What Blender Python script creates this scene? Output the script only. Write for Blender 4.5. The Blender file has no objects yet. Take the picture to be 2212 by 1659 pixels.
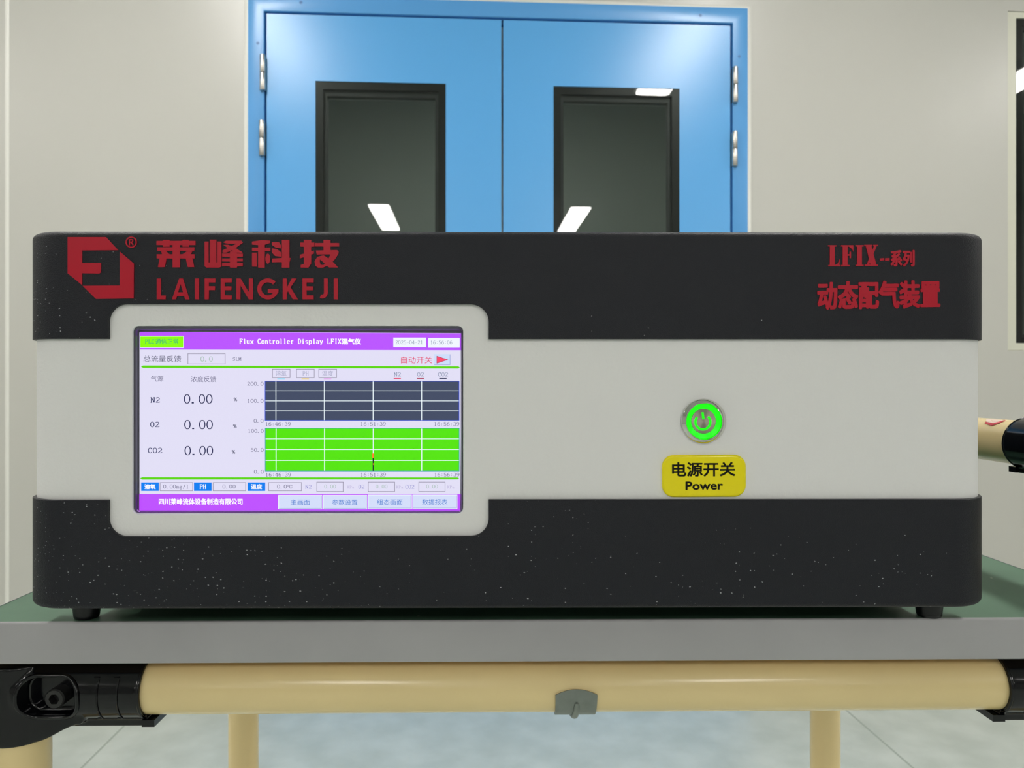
import bpy, bmesh, math, random
import numpy as np
from mathutils import Vector, Matrix
random.seed(7)
S = bpy.context.scene
COL = S.collection
PI = math.pi

# ---------------------------------------------------------------- camera, world, exposure
FPX, CX, CY = 1661.0, 1106.0, 829.5          # focal length in pixels of the 2212 x 1659 frame
HC = 0.9503                                   # camera height above the floor
cam_d = bpy.data.cameras.new('camera')
cam = bpy.data.objects.new('camera', cam_d)
COL.objects.link(cam)
cam.location = (0, 0, HC)
cam.rotation_euler = (PI/2, 0, 0)
cam_d.sensor_width = 36.0
cam_d.lens = FPX/2212*36.0
cam_d.clip_start = 0.01
cam_d.clip_end = 60
cam_d.dof.use_dof = True
cam_d.dof.focus_distance = 0.373
cam_d.dof.aperture_fstop = 28.0
S.camera = cam

W = bpy.data.worlds.new('world')
S.world = W
W.use_nodes = True
W.node_tree.nodes['Background'].inputs[0].default_value = (0.5, 0.52, 0.5, 1)
W.node_tree.nodes['Background'].inputs[1].default_value = 0.02
S.view_settings.view_transform = 'Standard'
S.view_settings.look = 'None'
S.view_settings.exposure = 0.0
S.view_settings.gamma = 1.0
S.view_settings.use_curve_mapping = False
S.cycles.max_bounces = 10
S.cycles.diffuse_bounces = 6
S.cycles.glossy_bounces = 6
S.cycles.transparent_max_bounces = 8
S.cycles.caustics_reflective = False
S.cycles.caustics_refractive = False

LAMP = 34.5                                   # radiance of the ceiling light diffusers

# ---------------------------------------------------------------- helpers
def lin(c):
    return tuple(((x/255)/12.92 if x/255 <= 0.04045 else ((x/255+0.055)/1.055)**2.4) for x in c)

class NT:
    def __init__(s, name):
        s.m = bpy.data.materials.new(name)
        s.m.use_nodes = True
        s.t = s.m.node_tree
        s.b = s.t.nodes['Principled BSDF']
    def n(s, typ, **kw):
        nd = s.t.nodes.new(typ)
        for k, v in kw.items():
            setattr(nd, k, v)
        return nd
    def l(s, a, b):
        s.t.links.new(a, b)

def mat(name, rgb, rough=0.5, metal=0.0, spec=0.5, coat=0.0, bump=None, mottle=None, coat_rough=0.05):
    q = NT(name)
    b = q.b
    col = lin(rgb)
    b.inputs['Base Color'].default_value = (*col, 1)
    b.inputs['Roughness'].default_value = rough
    b.inputs['Metallic'].default_value = metal
    b.inputs['Specular IOR Level'].default_value = spec
    b.inputs['Coat Weight'].default_value = coat
    b.inputs['Coat Roughness'].default_value = coat_rough
    tc = None
    if bump or mottle:
        tc = q.n('ShaderNodeTexCoord')
    if bump:
        sc, st, det = bump
        nz = q.n('ShaderNodeTexNoise')
        nz.inputs['Scale'].default_value = sc
        nz.inputs['Detail'].default_value = det
        q.l(tc.outputs['Object'], nz.inputs['Vector'])
        bp = q.n('ShaderNodeBump')
        bp.inputs['Strength'].default_value = st
        bp.inputs['Distance'].default_value = 0.0006
        q.l(nz.outputs['Fac'], bp.inputs['Height'])
        q.l(bp.outputs['Normal'], b.inputs['Normal'])
    if mottle:
        sc, amt = mottle
        nz = q.n('ShaderNodeTexNoise')
        nz.inputs['Scale'].default_value = sc
        nz.inputs['Detail'].default_value = 5
        q.l(tc.outputs['Object'], nz.inputs['Vector'])
        rp = q.n('ShaderNodeValToRGB')
        rp.color_ramp.elements[0].position = 0.3
        rp.color_ramp.elements[1].position = 0.7
        rp.color_ramp.elements[0].color = (*[max(0, c*(1-amt)) for c in col], 1)
        rp.color_ramp.elements[1].color = (*[min(1, c*(1+amt)) for c in col], 1)
        q.l(nz.outputs['Fac'], rp.inputs['Fac'])
        q.l(rp.outputs['Color'], b.inputs['Base Color'])
    return q.m

def emi(name, rgb, strength=1.0, base=(4, 4, 5), rough=0.25):
    q = NT(name)
    b = q.b
    b.inputs['Base Color'].default_value = (*lin(base), 1)
    b.inputs['Roughness'].default_value = rough
    b.inputs['Specular IOR Level'].default_value = 0.3
    b.inputs['Emission Color'].default_value = (*lin(rgb), 1)
    b.inputs['Emission Strength'].default_value = strength
    return q.m

def link(name, bm, mats, parent=None, smooth=None, loc=None, rotz=None, normals=True):
    if normals:
        bmesh.ops.recalc_face_normals(bm, faces=bm.faces)
    me = bpy.data.meshes.new(name)
    bm.to_mesh(me)
    bm.free()
    if not isinstance(mats, (list, tuple)):
        mats = [mats]
    for m in mats:
        me.materials.append(m)
    if smooth is not None:
        for p in me.polygons:
            p.use_smooth = True
        me.set_sharp_from_angle(angle=math.radians(smooth))
    o = bpy.data.objects.new(name, me)
    COL.objects.link(o)
    if parent is not None:
        o.parent = parent
    if loc is not None:
        o.location = loc
    if rotz is not None:
        o.rotation_euler = (0, 0, rotz)
    return o

def thing(name, label, cat, loc=(0, 0, 0), rotz=0, group=None):
    o = bpy.data.objects.new(name, None)
    COL.objects.link(o)
    o.empty_display_size = 0.05
    o.location = loc
    o.rotation_euler = (0, 0, rotz)
    o['label'] = label
    o['category'] = cat
    if group:
        o['group'] = group
    return o

def struct(o):
    o['kind'] = 'structure'
    return o

def box(bm, x0, x1, y0, y1, z0, z1, mi=0):
    v = [bm.verts.new((x, y, z)) for z in (z0, z1) for y in (y0, y1) for x in (x0, x1)]
    for f in ((0, 1, 3, 2), (4, 6, 7, 5), (0, 4, 5, 1), (2, 3, 7, 6), (0, 2, 6, 4), (1, 5, 7, 3)):
        bm.faces.new([v[i] for i in f]).material_index = mi

def bevel_all(bm, w, seg=2, ang=30):
    bmesh.ops.recalc_face_normals(bm, faces=bm.faces)
    ed = [e for e in bm.edges if len(e.link_faces) == 2 and e.calc_face_angle(0) > math.radians(ang)]
    bmesh.ops.bevel(bm, geom=ed, offset=w, segments=seg, affect='EDGES', profile=0.5)

def tube(bm, p0, p1, r, n=40, caps=True, mi=0, r1=None):
    p0, p1 = Vector(p0), Vector(p1)
    d = (p1-p0).normalized()
    a = Vector((0, 0, 1)) if abs(d.z) < 0.9 else Vector((1, 0, 0))
    u = d.cross(a).normalized()
    w = d.cross(u)
    r1 = r if r1 is None else r1
    A = [bm.verts.new(p0+(u*math.cos(2*PI*i/n)+w*math.sin(2*PI*i/n))*r) for i in range(n)]
    B = [bm.verts.new(p1+(u*math.cos(2*PI*i/n)+w*math.sin(2*PI*i/n))*r1) for i in range(n)]
    for i in range(n):
        bm.faces.new((A[i], A[(i+1) % n], B[(i+1) % n], B[i])).material_index = mi
    if caps:
        bm.faces.new(A).material_index = mi
        bm.faces.new(B).material_index = mi

def polytube(bm, pts, r, n=8, closed=False, mi=0, ref=None):
    pts = [Vector(p) for p in pts]
    rings = []
    N = len(pts)
    for i, p in enumerate(pts):
        a = pts[(i-1) % N] if (closed or i > 0) else p
        b = pts[(i+1) % N] if (closed or i < N-1) else p
        d = (b-a).normalized()
        k = Vector(ref) if ref else (Vector((0, 0, 1)) if abs(d.z) < 0.9 else Vector((0, 1, 0)))
        u = d.cross(k).normalized()
        w = d.cross(u)
        rings.append([bm.verts.new(p+(u*math.cos(2*PI*j/n)+w*math.sin(2*PI*j/n))*r) for j in range(n)])
    for i in range(N if closed else N-1):
        A, B = rings[i], rings[(i+1) % N]
        for j in range(n):
            bm.faces.new((A[j], A[(j+1) % n], B[(j+1) % n], B[j])).material_index = mi
    if not closed:
        bm.faces.new(rings[0]).material_index = mi
        bm.faces.new(rings[-1]).material_index = mi

def lathe_y(bm, prof, cx, cz, n=64, mi=0, caps=False):
    """profile of (radius, y) swept round an axis along y"""
    rings = []
    for r, y in prof:
        if r < 1e-7:
            rings.append([bm.verts.new((cx, y, cz))])
        else:
            rings.append([bm.verts.new((cx+r*math.cos(2*PI*i/n), y, cz+r*math.sin(2*PI*i/n))) for i in range(n)])
    for A, B in zip(rings, rings[1:]):
        for i in range(n):
            j = (i+1) % n
            if len(A) == 1:
                f = (A[0], B[j], B[i])
            elif len(B) == 1:
                f = (A[i], A[j], B[0])
            else:
                f = (A[i], A[j], B[j], B[i])
            bm.faces.new(f).material_index = mi

def fill_loops(bm, loops, mi=0):
    """planar loops (first the outline, then holes) -> faces; returns the vertex lists"""
    out, ed = [], []
    for lp in loops:
        vs = [bm.verts.new(p) for p in lp]
        out.append(vs)
        for i in range(len(vs)):
            ed.append(bm.edges.new((vs[i], vs[(i+1) % len(vs)])))
    r = bmesh.ops.triangle_fill(bm, use_beauty=True, use_dissolve=False, edges=ed)
    for g in r['geom']:
        if isinstance(g, bmesh.types.BMFace):
            g.material_index = mi
    return out

def bridge(bm, A, B, closed=True, mi=0):
    n = len(A)
    for i in range(n if closed else n-1):
        j = (i+1) % n
        bm.faces.new((A[i], A[j], B[j], B[i])).material_index = mi

def slab(bm, loops, axis, a, b, mi=0):
    """2D loops given as (p, q); axis 'y': (x,z) extruded in y from a to b; axis 'z': (x,y) in z"""
    mk = (lambda p, k: (p[0], k, p[1])) if axis == 'y' else (lambda p, k: (p[0], p[1], k))
    A = fill_loops(bm, [[mk(p, a) for p in lp] for lp in loops], mi)
    B = fill_loops(bm, [[mk(p, b) for p in lp] for lp in loops], mi)
    for x, y in zip(A, B):
        bridge(bm, x, y, True, mi)

def rect(x0, z0, x1, z1):
    return [(x0, z0), (x1, z0), (x1, z1), (x0, z1)]

def rrect(x0, y0, x1, y1, r, n=6):
    pts = []
    for cx, cy, a in ((x1-r, y1-r, 0), (x0+r, y1-r, 90), (x0+r, y0+r, 180), (x1-r, y0+r, 270)):
        for i in range(n+1):
            t = math.radians(a+90*i/n)
            pts.append((cx+r*math.cos(t), cy+r*math.sin(t)))
    return pts

class Plane:
    """an upright plane through (ox, oy) turned by th: pixel of the photo <-> local (u, z)"""
    def __init__(s, ox, oy, th, zbase):
        s.o = (ox, oy)
        s.th = th
        s.e = (math.cos(th), math.sin(th))
        s.n = (-math.sin(th), math.cos(th))
        s.zb = zbase
    def uz(s, px, py, off=0.0):
        tx, ty = (px-CX)/FPX, (CY-py)/FPX
        no = s.n[0]*s.o[0]+s.n[1]*s.o[1]
        t = (off+no)/(s.n[0]*tx+s.n[1])
        x, y = tx*t, t
        return ((x-s.o[0])*s.e[0]+(y-s.o[1])*s.e[1], HC+ty*t-s.zb)

# ---------------------------------------------------------------- materials
M = {}
M['wall'] = mat('white wall panel', (190, 189, 182), 0.32, spec=0.4)
M['wall_plain'] = mat('plain white panel', (190, 190, 187), 0.6)
M['ceil'] = mat('white ceiling panel', (205, 205, 202), 0.6)
M['seam'] = mat('pale sealant', (224, 223, 216), 0.3)
M['blue'] = mat('blue door paint', (91, 166, 226), 0.27, spec=0.5)
M['blue_frame'] = mat('blue frame paint', (88, 156, 216), 0.28, spec=0.5)
M['screw_blue'] = mat('painted screw cap', (58, 116, 176), 0.4)
M['gap'] = mat('rubber door seal', (40, 84, 130), 0.6)
M['steel'] = mat('stainless steel', (200, 196, 188), 0.3, metal=1.0)
M['border'] = mat('black printed glass border', (13, 13, 18), 0.35, spec=0.3)
M['spacer'] = mat('dark spacer bar', (62, 64, 66), 0.5)
M['winframe'] = mat('pale window frame', (206, 206, 190), 0.4)
M['corridor'] = mat('grey green corridor wall', (154, 160, 150), 0.7)
M['housing'] = mat('white lamp housing', (230, 230, 230), 0.4)
M['lamp'] = emi('lit lamp diffuser', (255, 251, 247), LAMP, (230, 230, 230), 0.5)
M['corridor_fill'] = emi('corridor fill light', (250, 252, 246), 18.0, (230, 230, 230), 0.5)  # for the added light that brightens the corridor behind the glass
M['panel'] = mat('white textured powder coat', (232, 231, 231), 0.5, spec=0.35, bump=(620, 0.22, 2))
M['lit_edge'] = mat('panel edge with painted highlight', (248, 248, 248), 0.3, spec=0.6)  # screen opening edge, whitened to stand in for its highlight
M['black_metal'] = mat('black steel casing', (22, 23, 25), 0.55)  # black, so the shade under the instrument sits in the colour
M['foot'] = mat('black rubber foot', (12, 13, 17), 0.35, spec=0.35)
M['red'] = mat('glossy red vinyl', (184, 14, 42), 0.3, spec=0.35)
M['bezel'] = mat('glossy dark bezel', (80, 78, 92), 0.22, spec=0.5)
M['chrome'] = mat('polished chrome', (222, 222, 216), 0.06, metal=1.0)
M['sticker'] = mat('yellow domed sticker', (246, 230, 0), 0.3, spec=0.3, coat=0.25)
M['ink'] = mat('black print', (10, 9, 5), 0.6, spec=0.2)
M['led'] = emi('green ring light', (20, 255, 10), 1.15, (10, 120, 10), 0.3)
M['cream'] = mat('cream plastic pipe coating', (228, 206, 153), 0.2, spec=0.45, mottle=(9, 0.05))
M['joint'] = mat('black painted cast joint', (4, 5, 9), 0.12, spec=0.4)
M['bolt'] = mat('dull black bolt', (58, 58, 58), 0.45, metal=0.7)
M['trimgrey'] = mat('grey plastic edging', (166, 165, 167), 0.4, spec=0.4, mottle=(14, 0.06))
M['board'] = mat('chipboard', (176, 150, 112), 0.8)
M['zinc'] = mat('grey zinc sheet', (124, 131, 125), 0.42, metal=0.35, mottle=(120, 0.12))
M['tape_red'] = mat('red print on pipe', (206, 62, 72), 0.4)
M['tape_pale'] = mat('pale print on pipe', (226, 200, 184), 0.4)

def glass_mat():
    q = NT('clear window glass')
    t = q.t
    t.nodes.remove(q.b)
    out = [n for n in t.nodes if n.type == 'OUTPUT_MATERIAL'][0]
    tr = q.n('ShaderNodeBsdfTransparent')
    tr.inputs[0].default_value = (0.86, 0.92, 0.88, 1)
    gl = q.n('ShaderNodeBsdfGlossy')
    gl.inputs['Roughness'].default_value = 0.0
    fr = q.n('ShaderNodeFresnel')
    fr.inputs[0].default_value = 1.62
    mx = q.n('ShaderNodeMixShader')
    q.l(fr.outputs[0], mx.inputs[0])
    q.l(tr.outputs[0], mx.inputs[1])
    q.l(gl.outputs[0], mx.inputs[2])
    q.l(mx.outputs[0], out.inputs[0])
    return q.m
M['glass'] = glass_mat()

def cap_mat():
    """black leather-grain plastic with scattered dust specks"""
    q = NT('black grained plastic with dust')
    b = q.b
    b.inputs['Roughness'].default_value = 0.43
    b.inputs['Specular IOR Level'].default_value = 0.36
    tc = q.n('ShaderNodeTexCoord')
    nz = q.n('ShaderNodeTexNoise')
    nz.inputs['Scale'].default_value = 2300
    nz.inputs['Detail'].default_value = 2
    q.l(tc.outputs['Object'], nz.inputs['Vector'])
    bp = q.n('ShaderNodeBump')
    bp.inputs['Strength'].default_value = 0.55
    bp.inputs['Distance'].default_value = 0.0005
    q.l(nz.outputs['Fac'], bp.inputs['Height'])
    q.l(bp.outputs['Normal'], b.inputs['Normal'])
    # dust: small cells, only some of them, more in a few drifts on the lower part
    mp = q.n('ShaderNodeMapping')
    mp.inputs['Scale'].default_value = (0.72, 1, 1)
    q.l(tc.outputs['Object'], mp.inputs['Vector'])
    wob = q.n('ShaderNodeTexNoise')
    wob.inputs['Scale'].default_value = 1500
    q.l(tc.outputs['Object'], wob.inputs['Vector'])
    vo = q.n('ShaderNodeTexVoronoi')
    vo.inputs['Scale'].default_value = 760
    vo.voronoi_dimensions = '3D'
    q.l(mp.outputs['Vector'], vo.inputs['Vector'])
    sep = q.n('ShaderNodeSeparateColor')
    q.l(vo.outputs['Color'], sep.inputs[0])
    drift = q.n('ShaderNodeTexNoise')
    drift.inputs['Scale'].default_value = 17
    drift.inputs['Detail'].default_value = 3
    q.l(tc.outputs['Object'], drift.inputs['Vector'])
    def mth(op, a, bb=None, clamp=False):
        n = q.n('ShaderNodeMath', operation=op)
        n.use_clamp = clamp
        for i, v in enumerate((a, bb)):
            if v is None:
                continue
            if isinstance(v, (int, float)):
                n.inputs[i].default_value = v
            else:
                q.l(v, n.inputs[i])
        return n.outputs[0]
    sx = q.n('ShaderNodeSeparateXYZ')
    q.l(tc.outputs['Object'], sx.inputs[0])
    low = mth('MULTIPLY', mth('SUBTRACT', 0.10, sx.outputs['Z']), 3.0)      # more dust on the lower band
    left = mth('MULTIPLY', sx.outputs['X'], -1.5)
    dens = mth('ADD', mth('ADD', mth('MULTIPLY', drift.outputs['Fac'], 1.7), low), left)
    dens = mth('SUBTRACT', dens, 0.78)
    pick = mth('LESS_THAN', sep.outputs[0], mth('MULTIPLY', dens, 0.75))
    size = mth('ADD', mth('MULTIPLY', sep.outputs[1], 0.13), 0.06)
    dist = mth('ADD', vo.outputs['Distance'], mth('MULTIPLY', mth('SUBTRACT', wob.outputs['Fac'], 0.5), 0.5))
    speck = mth('MULTIPLY', mth('LESS_THAN', dist, size), pick)
    speck = mth('MULTIPLY', speck, mth('ADD', mth('MULTIPLY', sep.outputs[2], 0.6), 0.15))
    mx = q.n('ShaderNodeMix', data_type='RGBA')
    q.l(speck, mx.inputs['Factor'])
    mx.inputs[6].default_value = (*lin((12, 14, 25)), 1)
    mx.inputs[7].default_value = (*lin((215, 215, 220)), 1)
    q.l(mx.outputs[2], b.inputs['Base Color'])
    return q.m
M['cap'] = cap_mat()

def floor_mat():
    q = NT('grey green vinyl floor')
    b = q.b
    tc = q.n('ShaderNodeTexCoord')
    nz = q.n('ShaderNodeTexNoise')
    nz.inputs['Scale'].default_value = 9
    nz.inputs['Detail'].default_value = 8
    q.l(tc.outputs['Object'], nz.inputs['Vector'])
    rp = q.n('ShaderNodeValToRGB')
    rp.color_ramp.elements[0].position = 0.35
    rp.color_ramp.elements[1].position = 0.68
    rp.color_ramp.elements[0].color = (*lin((180, 188, 180)), 1)
    rp.color_ramp.elements[1].color = (*lin((196, 203, 196)), 1)
    q.l(nz.outputs['Fac'], rp.inputs['Fac'])
    sx = q.n('ShaderNodeSeparateXYZ')
    q.l(tc.outputs['Object'], sx.inputs[0])
    a = q.n('ShaderNodeMath', operation='ADD')
    a.inputs[1].default_value = 1.09+20.55
    q.l(sx.outputs['X'], a.inputs[0])
    md = q.n('ShaderNodeMath', operation='MODULO')
    md.inputs[1].default_value = 2.055
    q.l(a.outputs[0], md.inputs[0])
    lt = q.n('ShaderNodeMath', operation='LESS_THAN')
    lt.inputs[1].default_value = 0.006
    q.l(md.outputs[0], lt.inputs[0])
    mx = q.n('ShaderNodeMix', data_type='RGBA')
    q.l(lt.outputs[0], mx.inputs['Factor'])
    q.l(rp.outputs['Color'], mx.inputs[6])
    mx.inputs[7].default_value = (*lin((150, 160, 150)), 1)
    q.l(mx.outputs[2], b.inputs['Base Color'])
    b.inputs['Roughness'].default_value = 0.38
    return q.m
M['floor'] = floor_mat()

def mat_green():
    q = NT('green rubber mat')
    b = q.b
    tc = q.n('ShaderNodeTexCoord')
    nz = q.n('ShaderNodeTexNoise')
    nz.inputs['Scale'].default_value = 16
    nz.inputs['Detail'].default_value = 6
    q.l(tc.outputs['Object'], nz.inputs['Vector'])
    rp = q.n('ShaderNodeValToRGB')
    rp.color_ramp.elements[0].position = 0.3
    rp.color_ramp.elements[1].position = 0.75
    rp.color_ramp.elements[0].color = (*lin((76, 112, 88)), 1)
    rp.color_ramp.elements[1].color = (*lin((90, 128, 102)), 1)
    q.l(nz.outputs['Fac'], rp.inputs['Fac'])
    vo = q.n('ShaderNodeTexVoronoi')
    vo.inputs['Scale'].default_value = 170
    q.l(tc.outputs['Object'], vo.inputs['Vector'])
    sp = q.n('ShaderNodeSeparateColor')
    q.l(vo.outputs['Color'], sp.inputs[0])
    l1 = q.n('ShaderNodeMath', operation='LESS_THAN')
    l1.inputs[1].default_value = 0.03
    q.l(sp.outputs[0], l1.inputs[0])
    l2 = q.n('ShaderNodeMath', operation='LESS_THAN')
    l2.inputs[1].default_value = 0.13
    q.l(vo.outputs['Distance'], l2.inputs[0])
    mu = q.n('ShaderNodeMath', operation='MULTIPLY')
    q.l(l1.outputs[0], mu.inputs[0])
    q.l(l2.outputs[0], mu.inputs[1])
    mx = q.n('ShaderNodeMix', data_type='RGBA')
    q.l(mu.outputs[0], mx.inputs['Factor'])
    q.l(rp.outputs['Color'], mx.inputs[6])
    mx.inputs[7].default_value = (*lin((176, 182, 164)), 1)
    q.l(mx.outputs[2], b.inputs['Base Color'])
    b.inputs['Roughness'].default_value = 0.5
    return q.m
M['mat_green'] = mat_green()

def brushed():
    q = NT('spun steel button face')
    b = q.b
    b.inputs['Base Color'].default_value = (*lin((176, 170, 158)), 1)
    b.inputs['Metallic'].default_value = 1
    b.inputs['Roughness'].default_value = 0.34
    b.inputs['Anisotropic'].default_value = 0.85
    tg = q.n('ShaderNodeTangent', direction_type='RADIAL', axis='Y')
    q.l(tg.outputs[0], b.inputs['Tangent'])
    return q.m
M['brushed'] = brushed()

# ================================================================= THE ROOM
TH = math.radians(3.15)
Z0 = 2.322
WP = Plane(0, Z0, TH, 0.0)
RL = (0, Z0, 0)                      # every room part is placed and turned with the wall
HCEIL = 2.60

def w(px, py, off=0.0):
    return WP.uz(px, py, off)

uL, _ = w(538.5, 250)
uR, _ = w(1612, 250)
zTop = 0.5*(w(541, -9)[1]+w(1612, 24)[1])
wx0, wz0 = w(2197, 741)              # right window: black glass edge
seam_u, _ = w(15, 300)
fr_u, fr_z = w(2177, 757)

XL_, XR_, YB_, YF_ = -4.6, 4.6, -11.6, 2.2      # room extents in the wall frame (y towards the corridor)
# back wall with a door opening and a window opening
WIN_U1, WIN_Z1 = fr_u+1.35, zTop+0.02
bm = bmesh.new()
outer = [(XL_, 0), (uL, 0), (uL, zTop), (uR, zTop), (uR, 0), (XR_, 0), (XR_, HCEIL), (XL_, HCEIL)]
slab(bm, [outer, rect(fr_u, fr_z, WIN_U1, WIN_Z1)], 'y', 0.0, 0.05)
struct(link('wall_back', bm, M['wall'], loc=RL, rotz=TH))
bm = bmesh.new(); box(bm, XL_-0.05, XL_, YB_, YF_, 0, HCEIL)
struct(link('wall_left', bm, M['wall_plain'], loc=RL, rotz=TH))
bm = bmesh.new(); box(bm, XR_, XR_+0.05, YB_, YF_, 0, HCEIL)
struct(link('wall_right', bm, M['wall_plain'], loc=RL, rotz=TH))
bm = bmesh.new(); box(bm, XL_-0.05, XR_+0.05, YB_-0.05, YB_, 0, HCEIL)
struct(link('wall_front', bm, M['wall_plain'], loc=RL, rotz=TH))
bm = bmesh.new(); box(bm, XL_-0.05, XR_+0.05, YF_, YF_+0.05, 0, HCEIL)
struct(link('wall_corridor', bm, M['corridor'], loc=RL, rotz=TH))
bm = bmesh.new(); box(bm, XL_-0.05, XR_+0.05, YB_-0.05, YF_+0.05, -0.05, 0)
struct(link('floor', bm, M['floor'], loc=RL, rotz=TH))
bm = bmesh.new(); box(bm, XL_-0.05, XR_+0.05, YB_-0.05, YF_+0.05, HCEIL, HCEIL+0.05)
struct(link('ceiling', bm, M['ceil'], loc=RL, rotz=TH))
# half-round joint strip between two wall panels, far left
bm = bmesh.new()
pr = [(seam_u-0.006, 0.0), (seam_u-0.004, -0.0014), (seam_u, -0.002), (seam_u+0.004, -0.0014), (seam_u+0.006, 0.0)]
slab(bm, [pr], 'z', 0.0, HCEIL)
struct(link('trim_1', bm, M['seam'], loc=RL, rotz=TH, smooth=50))

# ---- double door
FW = 0.046                                         # visible width of the door frame
FRONT = -0.012
bm = bmesh.new()
fo = [(uL-0.001, 0), (uL-0.001, zTop+0.001), (uR+0.001, zTop+0.001), (uR+0.001, 0), (uR-FW, 0), (uR-FW, zTop-FW), (uL+FW, zTop-FW), (uL+FW, 0)]
slab(bm, [fo], 'y', FRONT, 0.05)
bevel_all(bm, 0.002, 2, 40)
frame = struct(link('trim_2', bm, M['blue_frame'], loc=RL, rotz=TH, smooth=40))
for px, py in ((557, 93), (650, 5), (1513, 33), (1597, 122)):
    u, z = w(px, py, FRONT)
    bm = bmesh.new()
    lathe_y(bm, [(0, FRONT-0.0008), (0.004, FRONT-0.0008), (0.0052, FRONT+0.0005)], u, z, 20)
    link('screw_cap', bm, M['screw_blue'], frame, smooth=40)
# dark seal seen in the slit between frame and leaves
bm = bmesh.new()
slab(bm, [[(uL+FW, 0), (uL+FW, zTop-FW), (uR-FW, zTop-FW), (uR-FW, 0), (uR-FW-0.012, 0), (uR-FW-0.012, zTop-FW-0.012), (uL+FW+0.012, zTop-FW-0.012), (uL+FW+0.012, 0)]], 'y', 0.012, 0.03)
link('door_seal', bm, M['gap'], frame)

# glossy sealant bead round the frame
bm = bmesh.new()
def bead_prof(t):
    return [(0.0, 0.0), (0.0, -0.006), (t*0.25, -0.0072), (t*0.6, -0.005), (t, 0.0)]
bw = 0.014
lo = [(uL-0.001, zTop+0.001), (uR+0.001, zTop+0.001)]
rows_ = []
for k, y in bead_prof(bw):
    rows_.append([bm.verts.new(p) for p in ((uL-0.001-k, y, 0), (uL-0.001-k, y, zTop+0.001+k), (uR+0.001+k, y, zTop+0.001+k), (uR+0.001+k, y, 0))])
for A, Bq in zip(rows_, rows_[1:]):
    bridge(bm, A, Bq, False)
struct(link('trim_3', bm, M['seam'], loc=RL, rotz=TH, smooth=60))

uM, _ = w(1085, 250)
GAPD = 0.006
def leaf(name, ua, ub, glass_px, hinges):
    zt = zTop-FW-GAPD
    (gx0, gzt, gx1) = glass_px
    gz0 = 1.02
    bm = bmesh.new()
    slab(bm, [rect(ua, 0.008, ub, zt), rect(gx0, gz0, gx1, gzt)], 'y', -0.006, 0.036)
    d = struct(link(name, bm, M['blue'], loc=RL, rotz=TH))
    # flush double glazing: outer pane, printed black border, spacer bar
    bm = bmesh.new()
    b = 0.0225
    slab(bm, [rect(gx0, gz0, gx1, gzt), rect(gx0+b, gz0+b, gx1-b, gzt-b)], 'y', -0.003, 0.0)
    link('glazing_border', bm, M['border'], d)
    bm = bmesh.new()
    s = 0.010
    slab(bm, [rect(gx0+b-0.004, gz0+b, gx1-b+0.004, gzt-b+0.004), rect(gx0+b+s, gz0+b+s, gx1-b-s, gzt-b-s*1.6)], 'y', 0.010, 0.03)
    link('spacer_bar', bm, M['spacer'], d)
    bm = bmesh.new()
    v = [bm.verts.new((x, -0.0045, z)) for x, z in rect(gx0+0.001, gz0+0.001, gx1-0.001, gzt-0.001)]
    bm.faces.new(v)
    link('window_pane', bm, M['glass'], d)
    for (px, ya, yb) in hinges:
        u, za = w(px, ya, FRONT)
        _, zb = w(px, yb, FRONT)
        bm = bmesh.new()
        zm = 0.5*(za+zb)
        for k0, k1, r in ((zb, zm-0.0008, 0.0082), (zm+0.0008, za, 0.0080)):
            tube(bm, (u, FRONT-0.006, k0), (u, FRONT-0.006, k1), r, 20)
        box(bm, u-0.0075, u+0.0075, FRONT-0.004, 0.0, zb+0.003, za-0.003)
        bevel_all(bm, 0.0012, 2, 40)
        link('hinge', bm, M['steel'], d, smooth=40)
    return d
g1x0, g1z = w(681.5, 174.5, -0.004)
g1x1, _ = w(963, 181, -0.004)
g2x0, g2z = w(1195.5, 187, -0.004)
g2x1, _ = w(1467.5, 194, -0.004)
gz = 0.5*(g1z+g2z)
leaf('door_1', uL+FW+GAPD, uM-0.003, (g1x0, gz, g1x1), ((568.5, 120, 197), (567, 261, 338)))
leaf('door_2', uM+0.003, uR-FW-GAPD, (g2x0, gz, g2x1), ((1587, 146, 223), (1586, 285, 360)))

# ---- black-bordered window at the far right
bm = bmesh.new()
slab(bm, [rect(fr_u, fr_z, WIN_U1, WIN_Z1), rect(wx0, wz0, WIN_U1-0.02, WIN_Z1-0.02)], 'y', 0.003, 0.045)
bevel_all(bm, 0.0015, 1, 40)
win = struct(link('window_1', bm, M['winframe'], loc=RL, rotz=TH))
bm = bmesh.new()
slab(bm, [rect(wx0, wz0, WIN_U1-0.02, WIN_Z1-0.02), rect(wx0+0.021, wz0+0.018, WIN_U1-0.042, WIN_Z1-0.042)], 'y', 0.007, 0.011)
link('glazing_border', bm, M['border'], win)
bm = bmesh.new()
slab(bm, [rect(wx0+0.018, wz0+0.015, WIN_U1-0.038, WIN_Z1-0.038), rect(wx0+0.032, wz0+0.028, WIN_U1-0.05, WIN_Z1-0.05)], 'y', 0.018, 0.034)
link('spacer_bar', bm, M['spacer'], win)
bm = bmesh.new()
bm.faces.new([bm.verts.new((x, 0.005, z)) for x, z in rect(wx0+0.001, wz0+0.001, WIN_U1-0.021, WIN_Z1-0.021)])
link('window_pane', bm, M['glass'], win)

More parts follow.
